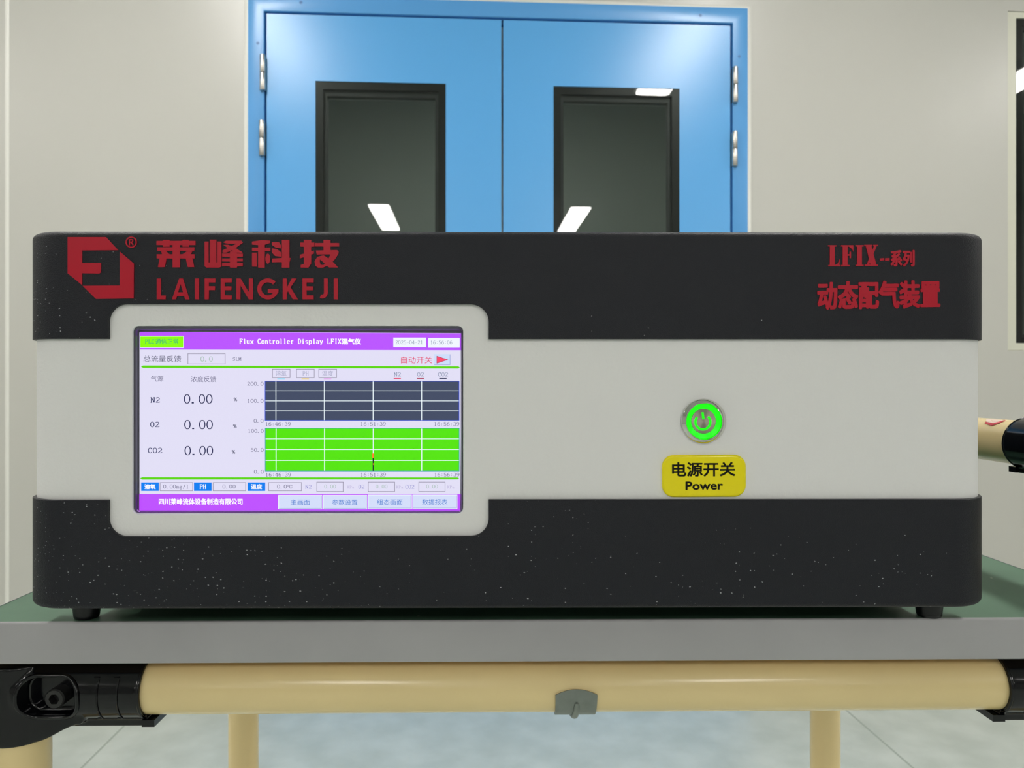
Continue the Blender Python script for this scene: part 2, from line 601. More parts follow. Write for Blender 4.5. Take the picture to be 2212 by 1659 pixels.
# ---- ceiling lights: two rows of long panels, plus an added third row and corridor light
ce = (math.cos(TH), math.sin(TH))
def ceiling_light(u, v, label, lamp=None, turn=0.0):
    x = u*ce[0]-v*ce[1]
    y = Z0+u*ce[1]+v*ce[0]
    t = thing('ceiling_light', label, 'ceiling light', (x, y, HCEIL), TH+turn, 'long panel lights on the ceiling')
    bm = bmesh.new()
    slab(bm, [rrect(-0.106, -0.575, 0.106, 0.575, 0.03)], 'z', -0.03, 0.0)
    link('housing', bm, M['housing'], t, smooth=40)
    bm = bmesh.new()
    slab(bm, [rrect(-0.093, -0.562, 0.093, 0.562, 0.025)], 'z', -0.042, -0.03)
    link('diffuser', bm, lamp or M['lamp'], t, smooth=40)
    return t
for u_, v_, lb in (
        (-1.04, -1.30, 'long white ceiling light glowing as a blur on the left blue door'),
        (0.885, -1.365, 'long white ceiling light mirrored at the top edge of right door window'),
        (2.80, -1.45, 'long white ceiling light mirrored in the dark window at far right'),
        (-2.86, -1.45, 'long white ceiling light shining on the panel joint at far left'),
        (-0.95, -5.24, 'long white ceiling light mirrored low in the left door window'),
        (0.893, -5.24, 'long white ceiling light mirrored low in the right door window'),
        (2.80, -5.24, 'long white ceiling light glowing softly on the wall right of the door'),
        (-2.86, -5.24, 'long white ceiling light glowing softly on the wall left of the door')):
    ceiling_light(u_, v_, lb)
for u_ in (-2.86, -0.95, 0.893, 2.80):  # added unseen row that brightens the front of the instrument
    ceiling_light(u_, -9.05, 'added unseen fill light of the row farthest from the blue doors')
ceiling_light(0.0, 0.75, 'added unseen fill light in the corridor behind the blue doors', M['corridor_fill'], PI/2)  # added out of view to brighten what the door glass shows

# ================================================================= THE TROLLEY
TZ = 0.83                             # top of the green mat
TO = (0.028, 0.391)
TTH = math.radians(0.8)
tro = thing('trolley', 'low tube trolley with green mat top, grey edging and cream pipes', 'trolley', (TO[0], TO[1], 0), TTH)
TW, TD = 0.306, 0.375                 # half width, depth
THK = 0.0207
EDG = 0.0014
nx = TW-0.033
out2 = [(-TW, 0), (nx, 0), (nx, 0.034), (TW, 0.034), (TW, TD-0.034), (nx, TD-0.034), (nx, TD), (-TW, TD)]
def inset(loop, d):
    n = len(loop)
    res = []
    for i in range(n):
        a, b, c = Vector(loop[i-1]), Vector(loop[i]), Vector(loop[(i+1) % n])
        d1, d2 = (b-a).normalized(), (c-b).normalized()
        n1, n2 = Vector((-d1.y, d1.x)), Vector((-d2.y, d2.x))
        k = (n1+n2)/(1+n1.dot(n2))
        res.append(tuple(b+k*d))
    return res
bm = bmesh.new()
slab(bm, [inset(out2, EDG)], 'z', TZ-THK+0.0006, TZ-0.0022)
link('tabletop', bm, M['board'], tro)
bm = bmesh.new()
slab(bm, [inset(out2, EDG)], 'z', TZ-0.0022, TZ)
link('mat', bm, M['mat_green'], tro)
bm = bmesh.new()
rg = [[bm.verts.new((x, y, z)) for x, y in inset(out2, k)] for k, z in (
    (EDG, TZ-THK), (0.0002, TZ-THK), (0, TZ-THK+0.0003), (0, TZ-0.0011), (0.00012, TZ-0.0006), (0.00045, TZ-0.0001), (0.0009, TZ+0.0002), (EDG+0.0001, TZ+0.0002), (EDG+0.0001, TZ-0.0010))]
for A, Bq in zip(rg, rg[1:]):
    bridge(bm, A, Bq)
link('edge_trim', bm, M['trimgrey'], tro, smooth=40)

PR = 0.014
RZ = TZ-0.0382                        # axis of the rails under the top
FY, RY = 0.0162, 0.359                # axis of front and rear legs
LX, RX = -0.2850, 0.2945
RLX, RRX = -0.2835, 0.284
UPZ = TZ+0.0833

def pipe(name, a, b, sub=None):
    bm = bmesh.new()
    tube(bm, a, b, PR, 64)
    return link(name, bm, M['cream'], sub or tro, smooth=40)
pipe('front_rail', (LX+0.042, FY, RZ), (RX-0.042, FY, RZ))
pipe('rear_rail', (RLX+0.042, RY, RZ), (RRX-0.042, RY, RZ))
pipe('side_rail', (LX, FY+0.0155, RZ), (RLX, RY-0.0155, RZ))
def legpipe(x, y, top):
    o = pipe('leg', (x, y, 0.012), (x, y, top))
    bm = bmesh.new()
    tube(bm, (x, y, 0), (x, y, 0.03), 0.0168, 32)
    bevel_all(bm, 0.002, 2, 40)
    link('foot_cap', bm, M['foot'], o, smooth=40)
    return o
legpipe(LX, FY, RZ-0.013)
legpipe(RX, FY, RZ-0.013)
legpipe(RLX, RY, RZ-0.013)
legpipe(RRX, RY, RZ-0.013)
RAILX = RX
pipe('upright_post', (RX, FY, RZ+0.0135), (RX, FY, UPZ-0.013))
pipe('upright_post', (RRX, RY, RZ+0.0135), (RRX, RY, UPZ-0.013))
handle = pipe('handle_rail', (RAILX, FY+0.044, UPZ), (RRX+0.004, RY-0.044, UPZ))

# red-and-pale printed mark on top of the handle rail (points taken on the pipe's own surface)
def on_handle(px, py, r):
    c, s_ = math.cos(-TTH), math.sin(-TTH)
    def to_local(p):
        x, y = p[0]-TO[0], p[1]-TO[1]
        return Vector((x*c-y*s_, x*s_+y*c, p[2]))
    o = to_local((0, 0, HC))
    e = to_local(((px-CX)/FPX, 1, HC+(CY-py)/FPX))
    d = e-o
    a0 = Vector((RAILX, FY+0.012, UPZ))
    ax = (Vector((RRX+0.004, RY-0.010, UPZ))-a0).normalized()
    m = o-a0
    dd = d-ax*d.dot(ax)
    mm = m-ax*m.dot(ax)
    A, B, C = dd.dot(dd), 2*dd.dot(mm), mm.dot(mm)-r*r
    q = B*B-4*A*C
    if q < 0:
        return None
    return o+d*((-B-math.sqrt(q))/(2*A))
def mark(polys, name, m, r):
    bm = bmesh.new()
    for poly in polys:
        vs = [on_handle(px, py, r) for px, py in poly]
        if any(v is None for v in vs):
            continue
        bm.faces.new([bm.verts.new(v) for v in vs])
    if len(bm.faces):
        link(name, bm, m, handle)
    else:
        bm.free()
mark([[(2130.5, 906), (2140, 905.2), (2147, 914.5), (2131, 911)], [(2140, 905.2), (2152, 906), (2158, 912.5), (2147, 914.5)], [(2152, 906), (2166, 907), (2166, 910), (2158, 912.5)]], 'pale_mark', M['tape_pale'], PR+0.0001)
mark([[(2129, 910.5), (2145, 914.5), (2142, 919.5), (2127, 914)], [(2145, 914.5), (2158, 910.5), (2158, 914), (2142, 919.5)], [(2158, 910.5), (2172, 907), (2172, 908.6), (2158, 914)]], 'red_mark', M['tape_red'], PR+0.0002)

# ---- cast pipe joints
def temp_obj(bm):
    bmesh.ops.recalc_face_normals(bm, faces=bm.faces)
    me = bpy.data.meshes.new('tmp')
    bm.to_mesh(me)
    bm.free()
    o = bpy.data.objects.new('tmp', me)
    COL.objects.link(o)
    return o
def baked(o):
    bpy.context.view_layer.update()
    dg = bpy.context.evaluated_depsgraph_get()
    return bpy.data.meshes.new_from_object(o.evaluated_get(dg))

def joint_mesh():
    """two-way joint: collar round an upright (z) and a collar round a rail leaving along +x"""
    bm = bmesh.new()
    tube(bm, (0, 0, -0.0255), (0, 0, 0.0150), 0.0163, 48)
    tube(bm, (0, 0, 0), (0.0680, 0, 0), 0.0161, 48)
    tube(bm, (0.004, 0, 0), (0.044, 0, 0), 0.0166, 48, r1=0.0162)
    # web curving from the upright collar to the rail collar
    pts = [(0, -0.0255)]
    for i in range(9):
        t = i/8
        pts.append((0.012+0.026*t, -0.0245+0.0095*(3*t*t-2*t*t*t)))
    pts += [(0.038, 0.0), (0, 0.0)]
    slab(bm, [pts], 'y', -0.0125, 0.0125)
    # split flange along the underside and its end tab
    box(bm, 0.016, 0.0690, -0.0075, 0.0075, -0.0182, -0.0140)
    o = temp_obj(bm)
    r = o.modifiers.new('r', 'REMESH')
    r.mode = 'VOXEL'
    r.voxel_size = 0.0007
    sm = o.modifiers.new('s', 'SMOOTH')
    sm.iterations = 6
    sm.factor = 0.5
    # pocket for the bolt
    bm = bmesh.new()
    slab(bm, [rrect(0.0075, -0.0105, 0.0370, 0.0095, 0.0085, 8)], 'y', -0.030, -0.0060)
    cut = temp_obj(bm)
    bo = o.modifiers.new('b', 'BOOLEAN')
    bo.operation = 'DIFFERENCE'
    bo.solver = 'EXACT'
    bo.object = cut
    r2 = o.modifiers.new('r2', 'REMESH')
    r2.mode = 'VOXEL'
    r2.voxel_size = 0.0006
    s2 = o.modifiers.new('s2', 'SMOOTH')
    s2.iterations = 5
    s2.factor = 0.5
    me = baked(o)
    bpy.data.objects.remove(o)
    bpy.data.objects.remove(cut)
    bm = bmesh.new()
    bm.from_mesh(me)
    # bead round the pocket, lying on the casting
    bead = []
    for x, z in rrect(0.0070, -0.0113, 0.0378, 0.0103, 0.0092, 8):
        rr = 0.0163
        bead.append((x, -math.sqrt(max(1e-8, rr*rr-z*z))-0.0001, z))
    polytube(bm, bead, 0.0011, 10, True, ref=(0, 1, 0))
    # two cast marks on the collar
    for x0 in (0.0475, 0.0575):
        arc = [(x0, -0.0163*math.cos(math.radians(a)), 0.0163*math.sin(math.radians(a))) for a in range(-52, 38, 6)]
        polytube(bm, arc, 0.00034, 6, ref=(1, 0, 0))
        for a in (-52, 36):
            zz, yy = 0.0163*math.sin(math.radians(a)), -0.0163*math.cos(math.radians(a))
            polytube(bm, [(x0-0.0026, yy, zz), (x0, yy, zz)], 0.00032, 6)
    # lip ring at the mouth and the tab under it
    polytube(bm, [(0.0676, 0.0157*math.cos(2*PI*i/40), 0.0157*math.sin(2*PI*i/40)) for i in range(40)], 0.0008, 8, True, ref=(1, 0, 0))
    box(bm, 0.0665, 0.0730, -0.0085, 0.0085, -0.0180, -0.0146)
    me2 = bpy.data.meshes.new('pipe_joint')
    bmesh.ops.recalc_face_normals(bm, faces=bm.faces)
    bm.to_mesh(me2)
    bm.free()
    me2.materials.append(M['joint'])
    for p in me2.polygons:
        p.use_smooth = True
    me2.set_sharp_from_angle(angle=math.radians(50))
    return me2
def bolt_mesh():
    bm = bmesh.new()
    n = 36
    cx, cz = 0.0245, -0.0016
    prof = [(0.0050, -0.0055), (0.0050, -0.0125), (0.0044, -0.0133)]
    lathe_y(bm, prof, cx, cz, n)
    O = [bm.verts.new((cx+0.0044*math.cos(2*PI*i/n), -0.0133, cz+0.0044*math.sin(2*PI*i/n))) for i in range(n)]
    hx = []
    for i in range(n):
        a = 2*PI*i/n
        k = (a % (PI/3))-PI/6
        r = 0.0024/math.cos(k)
        hx.append((cx+r*math.cos(a), cz+r*math.sin(a)))
    A = [bm.verts.new((x, -0.0133, z)) for x, z in hx]
    B = [bm.verts.new((x, -0.0085, z)) for x, z in hx]
    bridge(bm, O, A)
    bridge(bm, A, B)
    bm.faces.new(B)
    bmesh.ops.recalc_face_normals(bm, faces=bm.faces)
    me = bpy.data.meshes.new('bolt')
    bm.to_mesh(me)
    bm.free()
    me.materials.append(M['bolt'])
    for p in me.polygons:
        p.use_smooth = True
    me.set_sharp_from_angle(angle=math.radians(35))
    return me
JM, BM_ = joint_mesh(), bolt_mesh()
def flipped(me):
    m2 = me.copy()
    m2.transform(Matrix.Scale(-1, 4, (1, 0, 0)))
    m2.flip_normals()
    return m2
JF, BF = flipped(JM), flipped(BM_)
def joint(loc, rot=0.0, mirror=False):
    o = bpy.data.objects.new('pipe_joint', JF if mirror else JM)
    COL.objects.link(o)
    o.parent = tro
    o.location = loc
    o.rotation_euler = (0, 0, rot)
    b = bpy.data.objects.new('bolt', BF if mirror else BM_)
    COL.objects.link(b)
    b.parent = o
joint((LX, FY, RZ))
joint((RX+0.002, FY, RZ), 0, True)
joint((RLX, RY, RZ), 0, False)
joint((RRX, RY, RZ), 0, True)
joint((RX, FY, UPZ), PI/2)
joint((RRX, RY, UPZ), -PI/2, True)

# ---- sheet clip with its nub on the front rail
clx = (1245-CX)/FPX*0.393-TO[0]
bm = bmesh.new()
NU, NV = 14, 14
grid_o, grid_i = [], []
for i in range(NU+1):
    t = i/NU*2-1
    top = -10+11*t*t
    ro, ri = [], []
    for j in range(NV+1):
        f = j/NV
        half = 0.0107-0.0005*f
        if f < 0.75:
            a = math.radians(top+(82-top)*f/0.75)
            base = Vector((0, -math.cos(a), -math.sin(a)))
            ext = Vector((0, 0, 0))
        else:
            a = math.radians(82)
            base = Vector((0, -math.cos(a), -math.sin(a)))
            ext = Vector((0, math.sin(a)*0.55, -math.cos(a)-0.12))*(f-0.75)/0.25*0.005
        for lst, r in ((ro, PR+0.0013), (ri, PR+0.0003)):
            lst.append(bm.verts.new(Vector((clx+half*t, FY, RZ))+base*r+ext))
    grid_o.append(ro)
    grid_i.append(ri)
for g in (grid_o, grid_i):
    for i in range(NU):
        for j in range(NV):
            bm.faces.new((g[i][j], g[i+1][j], g[i+1][j+1], g[i][j+1]))
for a, b in ((0, 1),):
    for j in range(NV):
        bm.faces.new((grid_o[0][j], grid_o[0][j+1], grid_i[0][j+1], grid_i[0][j]))
        bm.faces.new((grid_o[NU][j], grid_o[NU][j+1], grid_i[NU][j+1], grid_i[NU][j]))
    for i in range(NU):
        bm.faces.new((grid_o[i][0], grid_o[i+1][0], grid_i[i+1][0], grid_i[i][0]))
        bm.faces.new((grid_o[i][NV], grid_o[i+1][NV], grid_i[i+1][NV], grid_i[i][NV]))
clip = link('board_clip', bm, M['zinc'], tro, smooth=40)
bm = bmesh.new()
path = []
for k in range(12):
    a = math.radians(16+k*7.0)
    path.append((clx+0.0002-0.0004*k/11, FY-math.cos(a)*(PR+0.0016), RZ-math.sin(a)*(PR+0.0016)))
rings = []
for k, p in enumerate(path):
    r = 0.0013+0.0012*(k/11)**1.6 if k else 0.0007
    n = 12
    rings.append([bm.verts.new((p[0]+r*math.cos(2*PI*j/n), p[1]-r*0.9*math.sin(2*PI*j/n)*math.cos(math.radians(16+k*7.0)), p[2]-r*0.9*math.sin(2*PI*j/n)*math.sin(math.radians(16+k*7.0)))) for j in range(n)])
for A, B in zip(rings, rings[1:]):
    bridge(bm, A, B)
bm.faces.new(rings[0])
bm.faces.new(rings[-1])
link('nub', bm, M['zinc'], clip, smooth=70)

# ================================================================= THE INSTRUMENT
D0 = 0.3708
DTH = math.radians(0.35)
DP = Plane(0, D0, DTH, TZ)
ins = thing('gas_mixing_instrument', 'wide black and white bench instrument with lit touchscreen and green power button', 'instrument', (0, D0, TZ), DTH)
YW = 0.0022                           # the white panel lies this far behind the black bands

def d(px, py, off=0.0):
    return DP.uz(px, py, off)

ZB, ZT = d(1106, 1316)[1], d(1106, 499)[1]
XL, XR = -0.2401, 0.2372
RC = 0.022
SIDE = 0.034

def arc_cols(xl, xr, y0, r, yend, n=10):
    """left and right runs of (x, y, nx, ny) round the front corners"""
    L, R = [(xl, yend, -1, 0)], []
    for i in range(n+1):
        a = math.radians(90*i/n)
        L.append((xl+r-r*math.cos(a), y0+r-r*math.sin(a), -math.cos(a), -math.sin(a)))
    for i in range(n+1):
        a = math.radians(90*i/n)
        R.append((xr-r+r*math.sin(a), y0+r-r*math.cos(a), math.sin(a), -math.cos(a)))
    R.append((xr, yend, 1, 0))
    return L, R

def band(name, zend, sgn, edge):
    """black band: edge = list of (x, z) of the free edge along the flat front, left to right"""
    L, R = arc_cols(XL, XR, 0.0, RC, SIDE)
    cols = [(c, edge[0][1]) for c in L]
    cols += [((x, 0.0, 0, -1), z) for x, z in edge]
    cols += [(c, edge[-1][1]) for c in R]
    r = 0.0030
    ins_t = YW+0.0002
    bm = bmesh.new()
    rows = []
    for (x, y, nx_, ny_), z in cols:
        col = [bm.verts.new((x, y, z+sgn*0.00025)), ]
        for k in range(7):
            a = math.radians(15*k)
            off = r*(1-math.cos(a))
            col.append(bm.verts.new((x-nx_*off, y-ny_*off, zend-sgn*r+sgn*r*math.sin(a))))
        rows.append(col)
    for i in range(len(rows)-1):
        if (cols[i][0][0], cols[i][0][1]) == (cols[i+1][0][0], cols[i+1][0][1]):
            continue
        A, B = rows[i], rows[i+1]
        for k in range(7):
            bm.faces.new((A[k], B[k], B[k+1], A[k+1]))
    # free edge: tiny chamfer, then the thickness of the band
    ch, inn = [], []
    for (x, y, nx_, ny_), z in cols:
        ch.append(bm.verts.new((x-nx_*0.00025, y-ny_*0.00025, z)))
        inn.append(bm.verts.new((x-nx_*ins_t, y-ny_*ins_t, z)))
    for i in range(len(cols)-1):
        same = (cols[i][0][0], cols[i][0][1]) == (cols[i+1][0][0], cols[i+1][0][1])
        bm.faces.new((rows[i][0], rows[i+1][0], ch[i+1], ch[i]))
        bm.faces.new((ch[i], ch[i+1], inn[i+1], inn[i]))
    # closing face over the top (or under the bottom)
    seen, loop = None, []
    for c, row in zip(cols, rows):
        k = (c[0][0], c[0][1])
        if k == seen:
            continue
        seen = k
        loop.append(row[-1])
    bm.faces.new(loop)
    return link(name, bm, M['cap'], ins, smooth=35)

def zpx(py):
    return d(1106, py)[1]
# screen surround notch, seen in both bands
NX0, NX1 = d(232.5, 700)[0], d(1055.5, 700)[0]
RN = 0.0086
zt_notch, zb_notch = zpx(657), zpx(1158.5)
zt_edge, zb_edge = zpx(732), zpx(1079.5)
def notch_edge(ze, zn, s):
    pts = [(XL+RC+0.0005, ze), (NX0, ze)]
    for i in range(13):
        a = math.radians(90*i/12)
        pts.append((NX0+RN-RN*math.cos(a), zn-s*RN+s*RN*math.sin(a)))
    for i in range(13):
        a = math.radians(90*i/12)
        pts.append((NX1-RN+RN*math.sin(a), zn-s*RN+s*RN*math.cos(a)))
    pts += [(NX1, ze), (XR-RC-0.0005, ze)]
    return pts
upper = band('upper_band', ZT, 1, notch_edge(zt_edge, zt_notch, 1))
lower = band('lower_band', ZB, -1, notch_edge(zb_edge, zb_notch, -1))

# white front panel with the screen opening
bm = bmesh.new()
L, R = arc_cols(XL+0.0016, XR-0.0015, YW, RC-0.002, SIDE)
z0, z1 = ZB+0.002, ZT-0.002
for run in (L, R):
    A = [bm.verts.new((c[0], c[1], z0)) for c in run]
    B = [bm.verts.new((c[0], c[1], z1)) for c in run]
    bridge(bm, A, B, False)
xa, xb = L[-1][0], R[0][0]
op = [d(px, py, YW) for px, py in rrect(286, 703.5, 1001, 1111, 13, 8)]
op2 = [d(px, py, YW) for px, py in rrect(287.2, 704.6, 999.6, 1108.2, 12, 8)]
lp = fill_loops(bm, [[(xa, YW, z0), (xb, YW, z0), (xb, YW, z1), (xa, YW, z1)], [(u, YW, z) for u, z in op]])
c2 = [bm.verts.new((u, YW+0.0014, z)) for u, z in op2]
c3 = [bm.verts.new((u, YW+0.004, z)) for u, z in op2]
bridge(bm, lp[1], c2, True, 1)
bridge(bm, c2, c3, True, 1)
bmesh.ops.remove_doubles(bm, verts=bm.verts, dist=1e-6)
link('front_panel', bm, [M['panel'], M['lit_edge']], ins, smooth=35)

# steel case behind the front, four rubber feet
bm = bmesh.new()
box(bm, -0.220, 0.217, 0.012, 0.318, ZB+0.003, ZT-0.0035)
bevel_all(bm, 0.002, 2, 40)
link('casing', bm, M['black_metal'], ins, smooth=40)
bm = bmesh.new()
box(bm, -0.2135, 0.2105, 0.042, 0.296, 0.0035, ZB+0.004)  # added black block that keeps the gap under the casing dark
bevel_all(bm, 0.001, 2, 40)
link('shade_block', bm, M['black_metal'], ins, smooth=40)
for px in (196, 1998):
    u = d(px, 1320, 0.030)[0]
    for y in (0.0262, 0.3065):
        bm = bmesh.new()
        tube(bm, (u, y, 0.0004), (u, y, 0.0018), 0.0056, 32, r1=0.0062)
        tube(bm, (u, y, 0.0012), (u, y, ZB+0.0045), 0.0060, 32, r1=0.0080)
        link('rubber_foot', bm, M['foot'], ins, smooth=50)

# ---------------------------------------------------------------- writing tools
def offs_poly(pts, wdt, thin=None, closed=False):
    """polyline -> quads; width follows the stroke direction when thin is given"""
    n = len(pts)
    segs = []
    L, R = [], []
    for i in range(n):
        a = pts[(i-1) % n] if (closed or i > 0) else pts[i]
        b = pts[(i+1) % n] if (closed or i < n-1) else pts[i]
        dx, dy = b[0]-a[0], b[1]-a[1]
        k = math.hypot(dx, dy) or 1
        nx_, ny_ = -dy/k, dx/k
        ww = wdt if thin is None else thin+(wdt-thin)*abs(dy/k)**1.2
        L.append((pts[i][0]+nx_*ww/2, pts[i][1]+ny_*ww/2))
        R.append((pts[i][0]-nx_*ww/2, pts[i][1]-ny_*ww/2))
    for i in range(n if closed else n-1):
        j = (i+1) % n
        segs.append([L[i], L[j], R[j], R[i]])
    return segs
def arc(cx, cy, rx, ry, a0, a1, n=14):
    return [(cx+rx*math.cos(math.radians(a0+(a1-a0)*i/n)), cy+ry*math.sin(math.radians(a0+(a1-a0)*i/n))) for i in range(n+1)]
def SL(x, y0=0, y1=1, s=0.16, top=True, bot=True):
    r = [[(x, y0), (x, y1)]]
    if bot:
        r.append([(x-s, y0), (x+s, y0)])
    if top:
        r.append([(x-s, y1), (x+s, y1)])
    return r
six = [arc(.5, .31, .28, .30, 0, 360, 24), [(.76, .88), (.66, .97), (.5, .95), (.34, .82), (.24, .58), (.22, .31)]]
G = {
 '0': [arc(.5, .5, .30, .49, 0, 360, 28)],
 '1': [[(.3, .82), (.5, .98)], [(.5, .98), (.5, .01)], [(.3, .01), (.7, .01)]],
 '2': [arc(.5, .72, .27, .27, 165, -25, 14)+[(.42, .27), (.2, .02)], [(.2, .03), (.8, .03)], [(.8, .03), (.82, .18)]],
 '3': [arc(.48, .75, .25, .23, 150, -90), arc(.47, .27, .30, .26, 90, -160)],
 '4': [[(.64, .01), (.64, .98)], [(.62, .96), (.14, .32)], [(.12, .3), (.88, .3)], [(.48, .01), (.8, .01)]],
 '5': [[(.28, .97), (.76, .97)], [(.28, .97), (.25, .54)], arc(.47, .32, .30, .31, 130, -155)],
 '6': six,
 '9': [[(1-x, 1-y) for x, y in s] for s in six],
 '.': [[(x_, -.01), (x_, .14)] for x_ in (.2, .27, .34)],
 ':': [[(.5, .12), (.5, .26)], [(.5, .62), (.5, .76)]],
 '-': [[(.12, .42), (.88, .42)]],
 '%': [arc(.27, .75, .17, .2, 0, 360, 14), arc(.73, .25, .17, .2, 0, 360, 14), [(.82, .98), (.18, .02)]],
 '/': [[(.8, 1.05), (.2, -.1)]],
 ' ': [],
 'P': SL(.28)+[[(.28, 1), (.55, 1)]+arc(.58, .76, .26, .24, 90, -90)+[(.28, .52)]],
 'L': SL(.3)+[[(.3, 0), (.85, 0)], [(.86, 0), (.88, .25)]],
 'C': [arc(.52, .5, .36, .5, 38, 322, 20), [(.82, .72), (.82, 1)]],
 'S': [arc(.5, .75, .29, .25, 30, 270, 14), arc(.5, .25, .31, .25, 90, -150, 14), [(.77, .78), (.77, .99)], [(.2, .24), (.2, .02)]],
 'M': [[(.18, 0), (.18, 1)], [(.18, 1), (.5, .25)], [(.5, .25), (.82, 1)], [(.82, 1), (.82, 0)], [(.05, 0), (.3, 0)], [(.7, 0), (.95, 0)], [(.05, 1), (.2, 1)], [(.8, 1), (.95, 1)]],
 'F': SL(.28)+[[(.28, 1), (.86, 1)], [(.86, 1), (.88, .76)], [(.28, .52), (.66, .52)], [(.66, .64), (.66, .4)]],
 'l': [[(.5, 0), (.5, 1)], [(.28, 0), (.72, 0)], [(.3, 1), (.5, 1)]],
 'i': [[(.5, 0), (.5, .66)], [(.28, 0), (.72, 0)], [(.32, .66), (.5, .66)], [(.5, .86), (.5, 1)]],
 'u': [[(.22, .66), (.22, .2), (.3, .03), (.5, .0), (.7, .12)], [(.74, .66), (.74, 0)], [(.06, .66), (.22, .66)], [(.58, .66), (.74, .66)], [(.74, 0), (.92, 0)]],
 'x': [[(.18, .66), (.82, 0)], [(.82, .66), (.18, 0)], [(.04, .66), (.34, .66)], [(.66, .66), (.96, .66)], [(.04, 0), (.34, 0)], [(.66, 0), (.96, 0)]],
 'o': [arc(.5, .33, .33, .33, 0, 360, 20)],
 'n': [[(.25, 0), (.25, .66)], [(.25, .5), (.4, .63), (.55, .66), (.7, .58), (.75, .42)], [(.75, .42), (.75, 0)], [(.1, 0), (.4, 0)], [(.6, 0), (.9, 0)], [(.1, .66), (.25, .66)]],
 'm': [[(.16, 0), (.16, .66)], [(.5, .55), (.5, 0)], [(.84, .55), (.84, 0)], [(.16, .55), (.33, .66), (.5, .55)], [(.5, .55), (.67, .66), (.84, .55)], [(.05, 0), (.28, 0)], [(.4, 0), (.6, 0)], [(.74, 0), (.95, 0)]],
 't': [[(.42, .9), (.42, .14), (.5, .02), (.68, .02), (.78, .12)], [(.2, .66), (.72, .66)]],
 'r': [[(.35, 0), (.35, .66)], [(.35, .46), (.5, .62), (.7, .66), (.82, .58)], [(.15, 0), (.6, 0)], [(.15, .66), (.35, .66)]],
 'e': [[(.2, .36), (.8, .36)], arc(.5, .33, .31, .33, 5, 320, 18)],
 'D': SL(.25, s=.13)+[[(.25, 1), (.48, 1)]+arc(.46, .5, .36, .5, 85, -85, 14)+[(.25, 0)]],
 's': [arc(.5, .49, .24, .17, 30, 270, 10), arc(.5, .16, .27, .16, 90, -150, 10)],
 'p': [[(.22, .66), (.22, -.3)], [(.06, .66), (.22, .66)], [(.06, -.3), (.42, -.3)], arc(.5, .33, .3, .33, 150, -150, 16)],
 'a': [[(.22, .5), (.3, .64), (.52, .66), (.68, .56), (.7, .42)], [(.7, .42), (.7, .1)], [(.7, .1), (.88, .0)], arc(.46, .18, .26, .18, 70, 350, 14)],
 'y': [[(.16, .66), (.5, .02)], [(.84, .66), (.5, .0), (.36, -.28), (.2, -.28)], [(.02, .66), (.34, .66)], [(.68, .66), (.98, .66)]],
 'g': [arc(.45, .44, .24, .22, 0, 360, 16), [(.3, .24), (.25, .12), (.5, .06), (.72, .0), (.74, -.16), (.5, -.28), (.24, -.2), (.24, -.06), (.4, .04)], [(.62, .6), (.85, .66)]],
 'I': SL(.5, s=.24),
 'X': [[(.15, 1), (.85, 0)], [(.85, 1), (.15, 0)], [(.02, 0), (.32, 0)], [(.68, 0), (.98, 0)], [(.02, 1), (.32, 1)], [(.68, 1), (.98, 1)]],
 'N': [[(.2, 0), (.2, 1)], [(.2, 1), (.8, 0)], [(.8, 0), (.8, 1)], [(.05, 0), (.35, 0)], [(.65, 1), (.95, 1)], [(.05, 1), (.2, 1)]],
 'O': [arc(.5, .5, .36, .5, 0, 360, 26)],
 'H': [[(.22, 0), (.22, 1)], [(.78, 0), (.78, 1)], [(.22, .52), (.78, .52)], [(.08, 0), (.36, 0)], [(.64, 0), (.92, 0)], [(.08, 1), (.36, 1)], [(.64, 1), (.92, 1)]],
 'K': SL(.24, s=.14)+[[(.8, 1), (.26, .42)], [(.42, .58), (.84, 0)], [(.66, 1), (.96, 1)], [(.68, 0), (.98, 0)]],
}
for k_ in '01234569':
    G[k_] = [[(.5+(x-.5)*1.2, y) for x, y in st] for st in G[k_]]
def mono(s, x0, x1, y0, y1, bold=1.0):
    """serif mono text in pixels: ink from about x0 to x1, cap top y0, baseline y1"""
    n = len(s)
    adv = (x1-x0)/(n-0.25)
    h = y1-y0
    th = (adv*0.155)*bold
    tn = (adv*0.085)*bold
    polys = []
    for k, ch in enumerate(s):
        ox = x0+adv*(k-0.12)
        for st in G[ch]:
            cl = len(st) > 4 and math.hypot(st[0][0]-st[-1][0], st[0][1]-st[-1][1]) < 1e-6
            pts = [(ox+adv*p[0], y1-h*p[1]) for p in (st[:-1] if cl else st)]
            polys += offs_poly(pts, th, tn, cl)
    return polys

